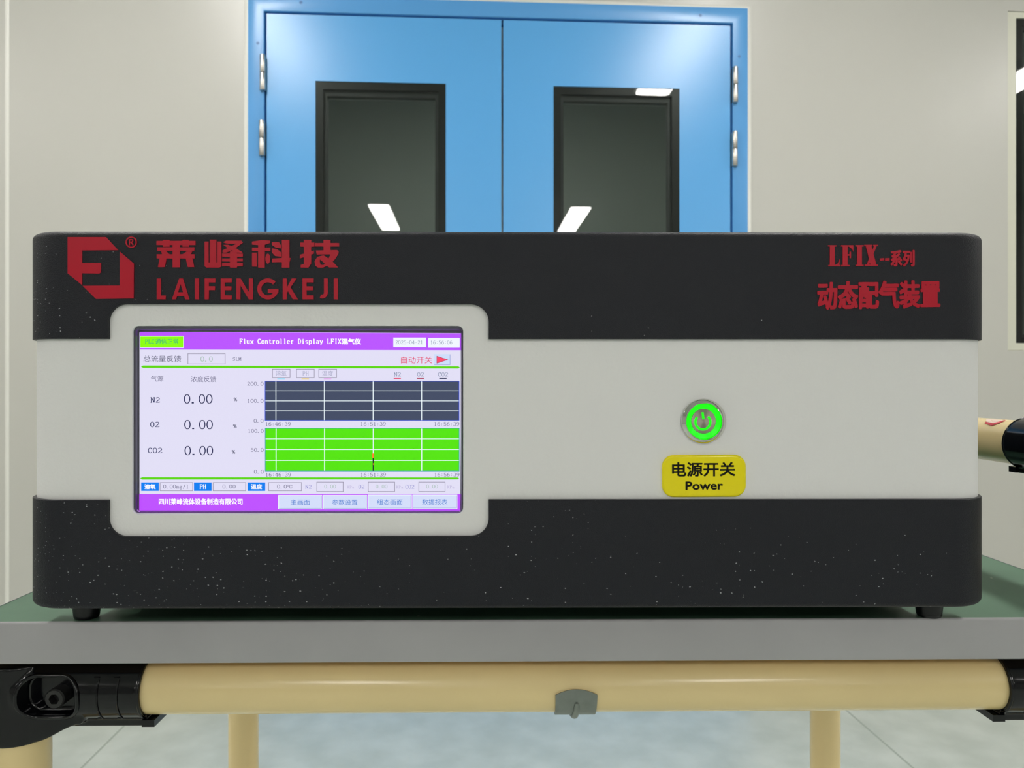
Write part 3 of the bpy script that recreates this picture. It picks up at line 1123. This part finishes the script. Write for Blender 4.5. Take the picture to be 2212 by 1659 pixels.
def font_mesh(s):
    c = bpy.data.curves.new('t', 'FONT')
    c.body = s
    c.size = 1
    c.resolution_u = 3
    o = bpy.data.objects.new('t', c)
    COL.objects.link(o)
    bpy.context.view_layer.update()
    dg = bpy.context.evaluated_depsgraph_get()
    m = bpy.data.meshes.new_from_object(o.evaluated_get(dg))
    vs = [(v.co.x, v.co.y) for v in m.vertices]
    fs = [list(p.vertices) for p in m.polygons]
    bpy.data.objects.remove(o)
    bpy.data.curves.remove(c)
    bpy.data.meshes.remove(m)
    return vs, fs
def glyphs(s, x0, x1, y0, y1, y0r=None, y1r=None, fat=0.0):
    """outline text whose ink fills the pixel box; fat thickens the strokes (in pixels)"""
    vs, fs = font_mesh(s)
    ax, bx = min(v[0] for v in vs), max(v[0] for v in vs)
    ay, by = min(v[1] for v in vs), max(v[1] for v in vs)
    y0r = y0 if y0r is None else y0r
    y1r = y1 if y1r is None else y1r
    out = []
    sh = [(0, 0)]
    if fat:
        sh = [(fat*a, fat*b_) for a in (-1, -.33, .33, 1) for b_ in (-1, -.33, .33, 1)]
    for sx, sy in sh:
        pts = []
        for v in vs:
            f = (v[0]-ax)/(bx-ax)
            X0, X1 = x0+fat, x1-fat
            t, b = (y0+(y0r-y0)*f)+fat, (y1+(y1r-y1)*f)-fat
            g = (v[1]-ay)/(by-ay)
            pts.append((X0+(X1-X0)*f+sx, b+(t-b)*g+sy))
        for face in fs:
            out.append([pts[i] for i in face])
    return out

def put(bm, polys, off, mi=0):
    for poly in polys:
        vs = [bm.verts.new((lambda q: (q[0], off, q[1]))(d(px, py, off))) for px, py in poly]
        try:
            bm.faces.new(vs).material_index = mi
        except ValueError:
            pass
def raise_(bm, off_front, off_back):
    """give every flat face in bm real thickness"""
    bmesh.ops.remove_doubles(bm, verts=bm.verts, dist=1e-7)
    bmesh.ops.recalc_face_normals(bm, faces=bm.faces)
    faces = bm.faces[:]
    edges = [e for e in bm.edges if len(e.link_faces) == 1]
    mp = {}
    for e in edges:
        a, b = e.verts
        for v in (a, b):
            if v not in mp:
                mp[v] = bm.verts.new((v.co.x, off_back, v.co.z))
        bm.faces.new((a, b, mp[b], mp[a]))
def flat(name, items, off, parent, raised=None):
    """items: list of (polys, material); one mesh lying on the front"""
    bm = bmesh.new()
    mats = []
    k = 0
    for it in items:
        polys, m = it[0], it[1]
        if m not in mats:
            mats.append(m)
        put(bm, polys, off-k*0.00003, mats.index(m))
        k += 1
    if raised is not None:
        raise_(bm, off, raised)
        return link(name, bm, mats, parent, normals=True)
    # faces look out of the front (towards -y)
    for f in bm.faces:
        f.normal_update()
        if f.normal.y > 0:
            f.normal_flip()
    return link(name, bm, mats, parent, normals=False)

# ---------------------------------------------------------------- red lettering on the upper band
LIFT = -0.00035
def raised(name, polys):
    """cut vinyl shapes: every polygon at its own hair-thin height so that overlaps stay clean"""
    bm = bmesh.new()
    for k, poly in enumerate(polys):
        off = LIFT-(k % 13)*0.000004
        F = [bm.verts.new((q[0], off, q[1])) for q in (d(px, py, off) for px, py in poly)]
        K = [bm.verts.new((v.co.x, -0.00001, v.co.z)) for v in F]
        bm.faces.new(F)
        bridge(bm, F, K)
    return link(name, bm, M['red'], ins)
def lg(p):
    return (130+p[0]/10.367, 500+p[1]/10.367)
logo = [[lg(p) for p in ((165, 125), (1025, 125), (1300, 420), (490, 425))],
        [lg(p) for p in ((165, 125), (490, 425), (490, 1200), (165, 935))],
        [lg(p) for p in ((490, 705), (915, 705), (910, 915), (870, 942), (490, 935))],
        [lg(p) for p in ((1335, 450), (1650, 720), (1645, 1500), (1335, 1210))],
        [lg(p) for p in ((1645, 1500), (800, 1510), (500, 1215), (1335, 1210))]]
raised('logo_emblem', logo)
cxr, cyr = lg((1590, 240))
reg = offs_poly([(cxr+11.0*math.cos(2*PI*i/28), cyr+11.0*math.sin(2*PI*i/28)) for i in range(28)], 2.7, None, True)
for st in ([(-3.6, 6.5), (-3.6, -6.5)], [(-3.6, -5.6), (1.2, -5.6), (3.2, -4.2), (3.2, -1.6), (1.2, -.2), (-3.6, -.2)], [(0.2, 0), (4.4, 6.5)]):
    reg += offs_poly([(cxr+x, cyr+y) for x, y in st], 2.4)
raised('registered_mark', reg)

def lc(x, y):
    return (320+x/5.027, 505+y/5.027)
def B(x0, y0, x1, y1):
    return [(x0, y0), (x1, y0), (x1, y1), (x0, y1)]
def ell(cx, cy, rx, ry, n=16):
    return [(cx+rx*math.cos(2*PI*i/n), cy+ry*math.sin(2*PI*i/n)) for i in range(n)]
big = [  # first sign
 [B(90, 76, 514, 122), B(160, 66, 232, 140), B(372, 66, 442, 140), B(98, 146, 503, 186), B(265, 122, 345, 364),
  [(140, 186), (190, 186), (232, 222), (150, 222)], [(420, 190), (480, 190), (462, 224), (372, 222)],
  B(92, 222, 505, 268), [(125, 268), (200, 268), (180, 362), (106, 362)], [(408, 268), (480, 268), (500, 362), (430, 362)]],
 [B(612, 84, 656, 345), B(668, 64, 741, 345), B(752, 84, 795, 345), [(612, 312), (795, 312), (795, 352), (775, 368), (634, 368), (612, 350)],
  [(812, 92), (846, 74), (1010, 74), (1030, 96), (985, 108), (860, 108)], [(975, 100), (1030, 96), (930, 168), (850, 205), (808, 205), (808, 180)],
  [(815, 120), (868, 118), (960, 160), (1028, 205), (960, 205), (900, 178)], B(803, 214, 1028, 250), B(803, 268, 1028, 300), B(803, 316, 1028, 352), B(888, 190, 965, 368)],
 [[(1128, 84), (1240, 68), (1325, 74), (1325, 100), (1250, 124), (1128, 118)], B(1128, 150, 1328, 188), B(1194, 100, 1266, 368), B(1128, 205, 1180, 356),
  ell(1299, 270, 26, 55), B(1452, 66, 1534, 368), [(1345, 270), (1452, 262), (1548, 262), (1535, 305), (1345, 310)],
  [(1342, 92), (1418, 88), (1446, 130), (1440, 158), (1385, 150), (1345, 122)], [(1345, 158), (1400, 166), (1448, 205), (1448, 250), (1375, 240), (1342, 200)]],
 [[(1690, 66), (1770, 66), (1770, 325), (1740, 368), (1657, 368), (1657, 338), (1690, 328)], B(1653, 95, 1806, 140), [(1648, 228), (1800, 182), (1800, 216), (1648, 268)],
  B(1812, 100, 2073, 138), B(1904, 66, 1980, 190), [(1822, 182), (2050, 176), (2068, 192), (2064, 222), (1830, 226)],
  [(1985, 215), (2066, 215), (2035, 268), (1975, 330), (1900, 368), (1842, 368), (1905, 338), (1950, 285)],
  [(1836, 252), (1905, 232), (1990, 288), (2064, 366), (1964, 366), (1925, 330)], [(1806, 300), (1836, 252), (1872, 262), (1862, 300), (1872, 335), (1905, 340), (1880, 368), (1842, 368), (1815, 345)]],
]
for i, sign in enumerate(big):
    # each cut-out character lies on its own polygons, slightly different heights so none coincide
    bm = bmesh.new()
    for k, poly in enumerate(sign):
        off = LIFT-k*0.000004
        pts = [lc(*p) for p in poly]
        F = [bm.verts.new((q[0], off, q[1])) for q in (d(px, py, off) for px, py in pts)]
        K = [bm.verts.new((v.co.x, -0.00001, v.co.z)) for v in F]
        bm.faces.new(F)
        bridge(bm, F, K)
    link('red_character', bm, M['red'], ins)
bold = []
def S_(pts, wd=45):
    return offs_poly([lc(*p) for p in pts], wd/5.027)
def A_(cx, cy, r, a0, a1, n=18):
    return [(cx+r*math.cos(math.radians(a0+(a1-a0)*i/n)), cy-r*math.sin(math.radians(a0+(a1-a0)*i/n))) for i in range(n+1)]
def E_(x0, x1):
    return S_([(x0+22, 485), (x0+22, 712)], 44)+S_([(x0, 507), (x1, 507)], 44)+S_([(x0, 592), (x1-4, 592)], 42)+S_([(x0, 690), (x1, 690)], 44)
bold += S_([(116, 485), (116, 712)])+S_([(95, 691), (190, 691)], 42)
bold += [[lc(*p) for p in ((258, 712), (336, 485), (356, 530), (302, 712))], [lc(*p) for p in ((336, 485), (378, 485), (448, 712), (402, 712), (352, 545))]]+S_([(300, 655), (410, 655)], 40)
bold += S_([(530, 485), (530, 712)])
bold += S_([(636, 485), (636, 712)], 46)+S_([(614, 507), (730, 507)], 44)+S_([(614, 590), (726, 590)], 42)
bold += E_(788, 908)
bold += S_([(980, 485), (980, 712)], 44)+S_([(1116, 485), (1116, 712)], 44)+[[lc(*p) for p in ((958, 485), (1004, 485), (1138, 712), (1092, 712))]]
bold += S_(A_(1300, 598, 93, 42, 352, 26), 44)+S_([(1300, 620), (1414, 620)], 40)
bold += S_([(1484, 485), (1484, 712)])+[[lc(*p) for p in ((1506, 585), (1560, 485), (1612, 485), (1540, 590), (1506, 640))], [lc(*p) for p in ((1506, 600), (1545, 580), (1627, 712), (1570, 712))]]
bold += E_(1676, 1797)
bold += S_([(1930, 485), (1930, 640)]+A_(1888, 640, 42, 0, -115, 12)[1:], 42)
bold += S_([(2038, 485), (2038, 712)])
raised('latin_lettering', bold)

# right-hand lettering
ser = []
def V(x, y):
    return (1700+x/4.32, 480+y/4.32)
def q_(*pts):
    return [V(*p) for p in pts]
ser += [q_((400, 215), (446, 215), (446, 410), (400, 410)), q_((384, 214), (462, 214), (462, 226), (384, 226)), q_((386, 398), (495, 398), (495, 411), (386, 411)), q_((497, 340), (488, 400), (440, 406), (474, 385), (488, 352))]
ser += [q_((520, 215), (566, 215), (566, 410), (520, 410)), q_((505, 214), (620, 214), (620, 227), (505, 227)), q_((505, 398), (585, 398), (585, 411), (505, 411)), q_((620, 220), (620, 275), (606, 250), (580, 228)), q_((560, 298), (592, 298), (592, 312), (560, 312)), q_((585, 275), (598, 275), (598, 335), (585, 335))]
ser += [q_((655, 215), (700, 215), (700, 405), (655, 405)), q_((640, 213), (716, 213), (716, 226), (640, 226)), q_((642, 396), (716, 396), (716, 409), (642, 409))]
ser += [q_((732, 212), (786, 212), (838, 408), (784, 408)), q_((818, 212), (842, 212), (762, 408), (738, 408)), q_((722, 210), (796, 210), (796, 222), (722, 222)), q_((806, 210), (850, 210), (850, 222), (806, 222)), q_((726, 394), (772, 394), (772, 407), (726, 407)), q_((772, 394), (850, 394), (850, 407), (772, 407))]
ser += [q_((868, 338), (906, 334), (906, 356), (868, 360)), q_((915, 336), (958, 334), (958, 357), (915, 359))]
raised('latin_lettering', ser)
def thick_chars(name, s, box_px, fat, m, front, back, parent, ss=4):
    """bold cut-out characters: the outline text filled on a fine grid, thickened, and given depth"""
    x0, x1, y0, y1, y0r, y1r = box_px
    pad = 1.0
    gx0, gy0 = x0-pad, min(y0, y0r)-pad
    W_ = int((x1+pad-gx0)*ss)+2
    H_ = int((max(y1, y1r)+pad-gy0)*ss)+2
    g = np.zeros((H_, W_), bool)
    core = glyphs(s, x0+fat, x1-fat, y0+fat, y1-fat, y0r+fat, y1r-fat)
    for poly in core:
        p = [((a-gx0)*ss, (b-gy0)*ss) for a, b in poly]
        for k in range(1, len(p)-1):
            t = (p[0], p[k], p[k+1])
            xa, xb = int(min(q[0] for q in t)), int(max(q[0] for q in t))+2
            ya, yb = int(min(q[1] for q in t)), int(max(q[1] for q in t))+2
            X, Y = np.meshgrid(np.arange(xa, xb)+0.5, np.arange(ya, yb)+0.5)
            e = [(t[(n+1) % 3][0]-t[n][0])*(Y-t[n][1])-(t[(n+1) % 3][1]-t[n][1])*(X-t[n][0]) for n in range(3)]
            ins_ = ((e[0] >= 0) & (e[1] >= 0) & (e[2] >= 0)) | ((e[0] <= 0) & (e[1] <= 0) & (e[2] <= 0))
            g[ya:yb, xa:xb] |= ins_[:g[ya:yb].shape[0], :g[:, xa:xb].shape[1]]
    rad = fat*ss
    R_i = int(rad)
    out = g.copy()
    for dy in range(-R_i, R_i+1):
        for dx in range(-R_i, R_i+1):
            if abs(dx)**3+abs(dy)**3 <= rad**3:
                out |= np.roll(np.roll(g, dy, 0), dx, 1)
    g = out
    bm = bmesh.new()
    def runs(row):
        dd = np.diff(np.concatenate(([0], row.astype(np.int8), [0])))
        return zip(np.nonzero(dd == 1)[0], np.nonzero(dd == -1)[0])
    def P(i, j, off):
        q = d(gx0+i/ss, gy0+j/ss, front)
        return bm.verts.new((q[0], off, q[1]))
    for j in range(H_):
        for a, b in runs(g[j]):
            bm.faces.new((P(a, j+1, front), P(b, j+1, front), P(b, j, front), P(a, j, front)))
            bm.faces.new((P(a, j+1, back), P(a, j+1, front), P(a, j, front), P(a, j, back)))
            bm.faces.new((P(b, j+1, front), P(b, j+1, back), P(b, j, back), P(b, j, front)))
        up = g[j] & ~(g[j-1] if j else np.zeros(W_, bool))
        dn = g[j] & ~(g[j+1] if j < H_-1 else np.zeros(W_, bool))
        for a, b in runs(up):
            bm.faces.new((P(a, j, front), P(b, j, front), P(b, j, back), P(a, j, back)))
        for a, b in runs(dn):
            bm.faces.new((P(a, j+1, back), P(b, j+1, back), P(b, j+1, front), P(a, j+1, front)))
    return link(name, bm, m, parent, normals=False)
thick_chars('red_characters', '系列', (1923.5, 1976, 540, 576, 540, 576), 1.25, M['red'], LIFT, -0.00001, ins)
thick_chars('red_characters', '动态配气装置', (1765.5, 2031.5, 608, 670, 604.5, 665), 2.0, M['red'], LIFT, -0.00001, ins)

# ---------------------------------------------------------------- touchscreen
YS = YW+0.0042
def loop(px, r, off):
    x0, y0, x1, y1 = 287.6+px*1.08, 705.1+px*0.95, 999.4-px*0.32, 1108.9-px*0.45
    return [(u, off, z) for u, z in (d(a, b, off) for a, b in rrect(x0, y0, x1, y1, r, 8))]
bm = bmesh.new()
prof = [(0.0, 12, YW+0.0016), (0.6, 11.5, YW+0.0009), (5.0, 8, YW+0.0010), (6.6, 6.5, YW+0.0016), (8.2, 5, YW+0.0034), (10.0, 3.5, YW+0.0037), (13.0, 2, YS)]
rings = [[bm.verts.new(p) for p in loop(*q)] for q in prof]
for A, Bq in zip(rings, rings[1:]):
    bridge(bm, A, Bq)
scr = link('touchscreen', bm, M['bezel'], ins, smooth=60)

C = {k: emi('screen '+k, rgb) for k, rgb in dict(
    purple=(186, 84, 255), purple_low=(190, 80, 255), lime=(140, 255, 0), pale=(226, 223, 246), white=(240, 246, 255),
    green=(92, 214, 0), slate=(66, 75, 100), grid=(238, 250, 255), blueline=(58, 84, 214), leaf=(84, 228, 0), teal=(36, 160, 170),
    grey=(100, 98, 130), darkgrey=(84, 86, 112), faint=(160, 162, 192), mint=(160, 188, 174), navy=(30, 34, 80), navy2=(54, 58, 100),
    teal_text=(0, 160, 120), lightgrey=(128, 140, 168), red=(228, 56, 100), rose=(252, 72, 108), wine=(168, 34, 78), black=(22, 28, 40), orange=(246, 136, 40),
    cyan=(120, 222, 252), yellow=(242, 206, 80), pink=(232, 150, 236), bluebox=(0, 126, 242), button=(212, 222, 250), buttonblue=(205, 221, 250), edge=(150, 164, 216),
    blue=(58, 120, 206), lilac=(138, 138, 204), lilac2=(178, 168, 210), boxline=(124, 118, 140), title=(255, 255, 255)).items()}
def R_(x0, y0, x1, y1, x2=None, y2=None, x3=None, y3=None):
    if x2 is None:
        return [[(x0, y0), (x1, y0), (x1, y1), (x0, y1)]]
    return [[(x0, y0), (x1, y1), (x2, y2), (x3, y3)]]
def O_(x0, y0, x1, y1, t=1.0):
    return R_(x0, y0, x1, y0+t)+R_(x0, y1-t, x1, y1)+R_(x0, y0, x0+t, y1)+R_(x1-t, y0, x1, y1)
SO = YS-0.00005
def scr_part(name, items, lvl):
    return flat(name, items, SO-lvl*0.00012, scr)
scr_part('display', [([[(301, 716.5), (996.5, 719.5), (994.5, 1103.5), (300.5, 1103)]], C['pale'])], 0)
scr_part('title_bar', [([[(302, 717), (996, 720), (995.6, 756.5), (302, 755)]], C['purple']),
                       (mono('Flux Controller Display LFIX', 517.5, 736.5, 732, 742.3, 1.75), C['title']),
                       (glyphs('混气仪', 738, 780, 731, 744, fat=0.5), C['title'])], 1)
scr_part('status_badge', [(R_(302.5, 725.5, 397, 751.6), C['white']), (R_(303, 726.8, 395.8, 750.2), C['lime']),
                          (mono('PLC', 313.5, 333, 733, 742.2), C['teal_text']), (glyphs('通信正常', 335.5, 385, 731.5, 743.5), C['teal_text'])], 2)
scr_part('date_field', [(R_(849.6, 729.2, 920.4, 750), C['white']), (mono('2025-04-21', 854.5, 913, 735.4, 743.2), C['lightgrey'])], 2)
scr_part('time_field', [(R_(925, 730, 993, 751), C['white']), (mono('16:56:06', 930, 976.5, 735.6, 743.4), C['lightgrey'])], 2)
scr_part('flow_field', [(glyphs('总流量反馈', 310, 391.3, 768, 781.8), C['darkgrey']), (O_(405.4, 763.4, 486.8, 786.8), C['boxline']),
                        (mono('0.0', 433.5, 459, 770, 781), C['mint']), (mono('SLM', 503, 520.5, 772, 779.4), C['grey'])], 1)
scr_part('run_button', [(glyphs('自动开关', 866.5, 933.4, 770, 785.2), C['red']), (R_(938, 765.4, 972.8, 788.4), C['edge']), (R_(938, 765, 971.6, 787.2), C['buttonblue']),
                        ([[(943.2, 768.6), (968.6, 777), (943.2, 785.4)]], C['wine']), ([[(944, 770), (966.6, 777), (944, 784)]], C['rose'])], 1)
scr_part('divider_line', [([[(305, 791.6), (309, 789.4), (990, 791.2), (993.4, 793.6), (990, 796), (309, 794.6), (305, 792.6)]], C['green'])], 1)
scr_part('divider_line', [([[(303, 1033.2), (307, 1031), (988, 1031.4), (992, 1033.4), (988, 1035.6), (307, 1036), (303, 1034)]], C['green'])], 1)
scr_part('column_heading', [(glyphs('气源', 326, 352.8, 812, 824.4), C['grey'])], 1)
scr_part('column_heading', [(glyphs('浓度反馈', 412.5, 467, 812.6, 825.4), C['grey'])], 1)
for s, x0, x1, gy, vx, vy, px_, py_ in (('N2', 326, 344.5, 858.5, 398, 852.2, 505.5, 858.6), ('O2', 325, 343.5, 911.4, 398.8, 907.6, 504.4, 916.6), ('CO2', 320, 349.5, 967.6, 399.4, 963.8, 501.2, 972)):
    scr_part('gas_reading', [(mono(s, x0, x1, gy, gy+11, 1.15), C['navy2']), (mono('0.00', vx, vx+60, vy, vy+19.2, 0.95), C['navy']), (mono('%', px_, px_+6, py_, py_+8.4, 1.0), C['darkgrey'])], 1)
for x0, x1, t, col in ((588, 627, '溶氧', 'cyan'), (640, 679.4, 'PH', 'yellow'), (688.2, 727.6, '温度', 'pink')):
    m_ = 0.5*(x0+x1)
    txt = mono('PH', m_-6, m_+6.6, 802, 811.4) if t == 'PH' else glyphs(t, m_-12, m_+11.5, 800.8, 812.4)
    scr_part('legend_box', [(O_(x0, 797, x1, 816.4), C['boxline']), (txt, C['faint']), (R_(m_-8.5, 817.4, m_+7.8, 819.8), C[col])], 1)
for s, x0, x1, l0, l1, col in (('N2', 851.6, 865.6, 850.5, 866, 'red'), ('O2', 901.6, 915.4, 900.8, 916.2, 'wine'), ('CO2', 946.6, 967.4, 948.8, 964.8, 'navy')):
    scr_part('legend_key', [(mono(s, x0, x1, 804.4, 813), C['lightgrey']), (R_(l0, 816.8, l1, 818.9), C[col])], 1)
def chart(x0, y0, x1, y1, hs, vs, fill, line, extra, labels):
    g = []
    for y in hs:
        g += R_(x0+1.2, y-0.7, x1-1.2, y+0.7)
    for x in vs:
        g += R_(x-0.9, y0+1.2, x+0.9, y1-1.2)
    it = [(R_(x0, y0, x1, y1), C[line]), (R_(x0+1.3, y0+1.3, x1-1.3, y1-1.3), C[fill]), (g, C['grid'])]+extra
    tx = []
    for s, a, b, c_, e in labels:
        tx += mono(s, a, b, c_, e)
    scr_part('trend_chart', it+[(tx, C['grey'])], 1)
VS = (596, 700.6, 806, 910.8)
chart(572, 823, 992.4, 908.6, (844.2, 866, 887.4), VS, 'slate', 'blueline', [],
      (('200.0', 534.5, 568.6, 825, 832.8), ('100.0', 534.5, 568.6, 862, 869.8), ('0.0', 548.5, 568.6, 905, 913), ('16:46:39', 573.5, 627.4, 911.8, 919.8), ('16:51:39', 779, 832.8, 911.8, 919.8), ('16:56:39', 938, 991.6, 911.8, 919.8)))
chart(572.4, 924.6, 992.6, 1018, (947.8, 971.2, 994.8), (596.4, 701, 806.2, 911), 'leaf', 'teal',
      [(R_(805, 988, 807.6, 1017), C['black']), (R_(803.8, 979.4, 807.8, 989), C['orange']), (R_(806, 1000.6, 808.2, 1004.4), C['orange'])],
      (('100.0', 536, 569, 927, 934.8), ('50.0', 542, 569, 968, 975.8), ('0.0', 549, 569, 1015, 1023), ('16:46:39', 574, 628, 1021.4, 1029.4), ('16:51:39', 779, 833, 1021.4, 1029.4), ('16:56:39', 938.4, 992, 1021.4, 1029.4)))
for x0, x1, t in ((305, 343.2, '溶氧'), (419, 457, 'PH'), (535, 573, '温度')):
    m_ = 0.5*(x0+x1)
    txt = mono('PH', m_-6.4, m_+6.8, 1046.6, 1055.8, 1.6) if t == 'PH' else glyphs(t, m_-12, m_+12, 1045.6, 1056.8, fat=0.3)
    scr_part('status_tag', [(R_(x0, 1042.2, x1, 1060.6), C['bluebox']), (txt, C['title'])], 1)
for x0, x1, s, a, b in ((345.4, 416.6, '0.00mg/l', 353, 407.4), (459.8, 531.2, '0.00', 481, 508.4), (579.8, 651.8, '0.0', 599, 619)):
    it = [(O_(x0, 1042, x1, 1060.8), C['boxline']), (mono(s, a, b, 1047, 1055.2), C['grey'])]
    if s == '0.0':
        it.append((glyphs('℃', 620.4, 631.4, 1047, 1055.4), C['grey']))
    scr_part('status_field', it, 1)
for s, a, b, x0, x1, k in (('N2', 660, 672.4, 683.8, 741.8, 750), ('O2', 774.8, 786.8, 795, 853, 856), ('CO2', 875.8, 894.4, 904.2, 962, 966.4)):
    m_ = 0.5*(x0+x1)
    scr_part('pressure_field', [(mono(s, a, b, 1047.4, 1055.6), C['lilac']), (O_(x0, 1040.8, x1, 1062.4), C['boxline']), (mono('0.00', m_-12, m_+12.4, 1047, 1055), C['mint']), (mono('KPa', k, k+14.6, 1049, 1055.2, 0.9), C['lilac2'])], 1)
scr_part('footer_bar', [([[(300.8, 1067), (995, 1067.4), (994.3, 1103.2), (300.6, 1103)]], C['purple_low']), (glyphs('四川莱峰流体设备制造有限公司', 343, 524, 1076.6, 1090.4, fat=0.35), C['title'])], 1)
for x0, x1, ya, yb, t, a, b in ((601, 696, 1069.4, 1100, '主画面', 628, 669.4), (697.4, 793, 1069.4, 1100, '参数设置', 717.4, 772), (794.4, 889.6, 1068.6, 1099.4, '组态画面', 814.6, 869.6), (890.8, 988, 1068.6, 1099.2, '数据报表', 912, 966.4)):
    scr_part('menu_button', [(R_(x0, ya, x1, yb), C['white']), (R_(x0+1.6, ya+1.6, x1-1.2, yb-1.2), C['edge']), (R_(x0+1.6, ya+1.6, x1-2.2, yb-2.2), C['button']), (glyphs(t, a, b, ya+9.4, ya+21.8), C['blue'])], 2)

# ---------------------------------------------------------------- power button
bu, bz = d(1519.5, 910, YW)
bt = bpy.data.objects.new('power_button', None)
bm = bmesh.new()
lathe_y(bm, [(0.01095, YW), (0.01095, YW-0.0006), (0.0106, YW-0.0012), (0.00925, YW-0.0022), (0.0089, YW-0.0022), (0.00865, YW-0.0019), (0.0086, YW+0.0010)], bu, bz, 96)
bt = link('power_button', bm, M['chrome'], ins, smooth=25)
bm = bmesh.new()
lathe_y(bm, [(0.0086, YW-0.0006), (0.00835, YW-0.0009), (0.0062, YW-0.0002), (0.0060, YW+0.0004)], bu, bz, 96)
o = link('light_ring', bm, M['led'], bt, smooth=40)
o['label'] = 'glowing green ring'
# the face keeps its own origin so that the spin marks run round it
bm = bmesh.new()
lathe_y(bm, [(0.0061, 0.0004), (0.0061, 0.0), (0.0059, -0.0002), (0.003, -0.00022), (0.001, -0.00023), (0, -0.00023)], 0, 0, 96)
o = link('button_face', bm, M['brushed'], bt, smooth=40, loc=(bu, YW, bz))
pw = offs_poly([(1518.4+16.2*math.sin(math.radians(a)), 911.5-16.2*math.cos(math.radians(a))) for a in range(45, 317, 8)], 4.9)
pw += offs_poly([(1517.6, 890.6), (1519.6, 905.6)], 4.6)
flat('power_symbol', [(pw, M['led'])], YW-0.00034, bt, YW-0.0001)

# ---------------------------------------------------------------- yellow sticker
bm = bmesh.new()
def st_loop(g, r, off):
    c = math.radians(-0.35)
    pts = []
    for a, b in rrect(1430+g, 982.5+g, 1611-g, 1073.5-g, r, 8):
        x, y = a-1520.5, b-1028
        pts.append((1520.5+x*math.cos(c)-y*math.sin(c), 1028+x*math.sin(c)+y*math.cos(c)))
    return [(u, off, z) for u, z in (d(a, b, off) for a, b in pts)]
rings = [[bm.verts.new(p) for p in st_loop(*q)] for q in ((0, 25, YW), (0, 25, YW-0.0006), (0.8, 24.2, YW-0.0010), (2.6, 22.4, YW-0.0013), (6, 19, YW-0.00142))]
for A, Bq in zip(rings, rings[1:]):
    bridge(bm, A, Bq)
bm.faces.new(rings[-1])
stk = link('sticker', bm, M['sticker'], ins, smooth=50)
thick_chars('sticker_lettering', '电源开关', (1451.5, 1588.5, 998.5, 1030.5, 998, 1029), 0.9, M['ink'], YW-0.00148, YW-0.0012, stk)
thick_chars('sticker_lettering', 'Power', (1480.8, 1562, 1040.2, 1058.6, 1039.4, 1058), 0.8, M['ink'], YW-0.00148, YW-0.0012, stk)
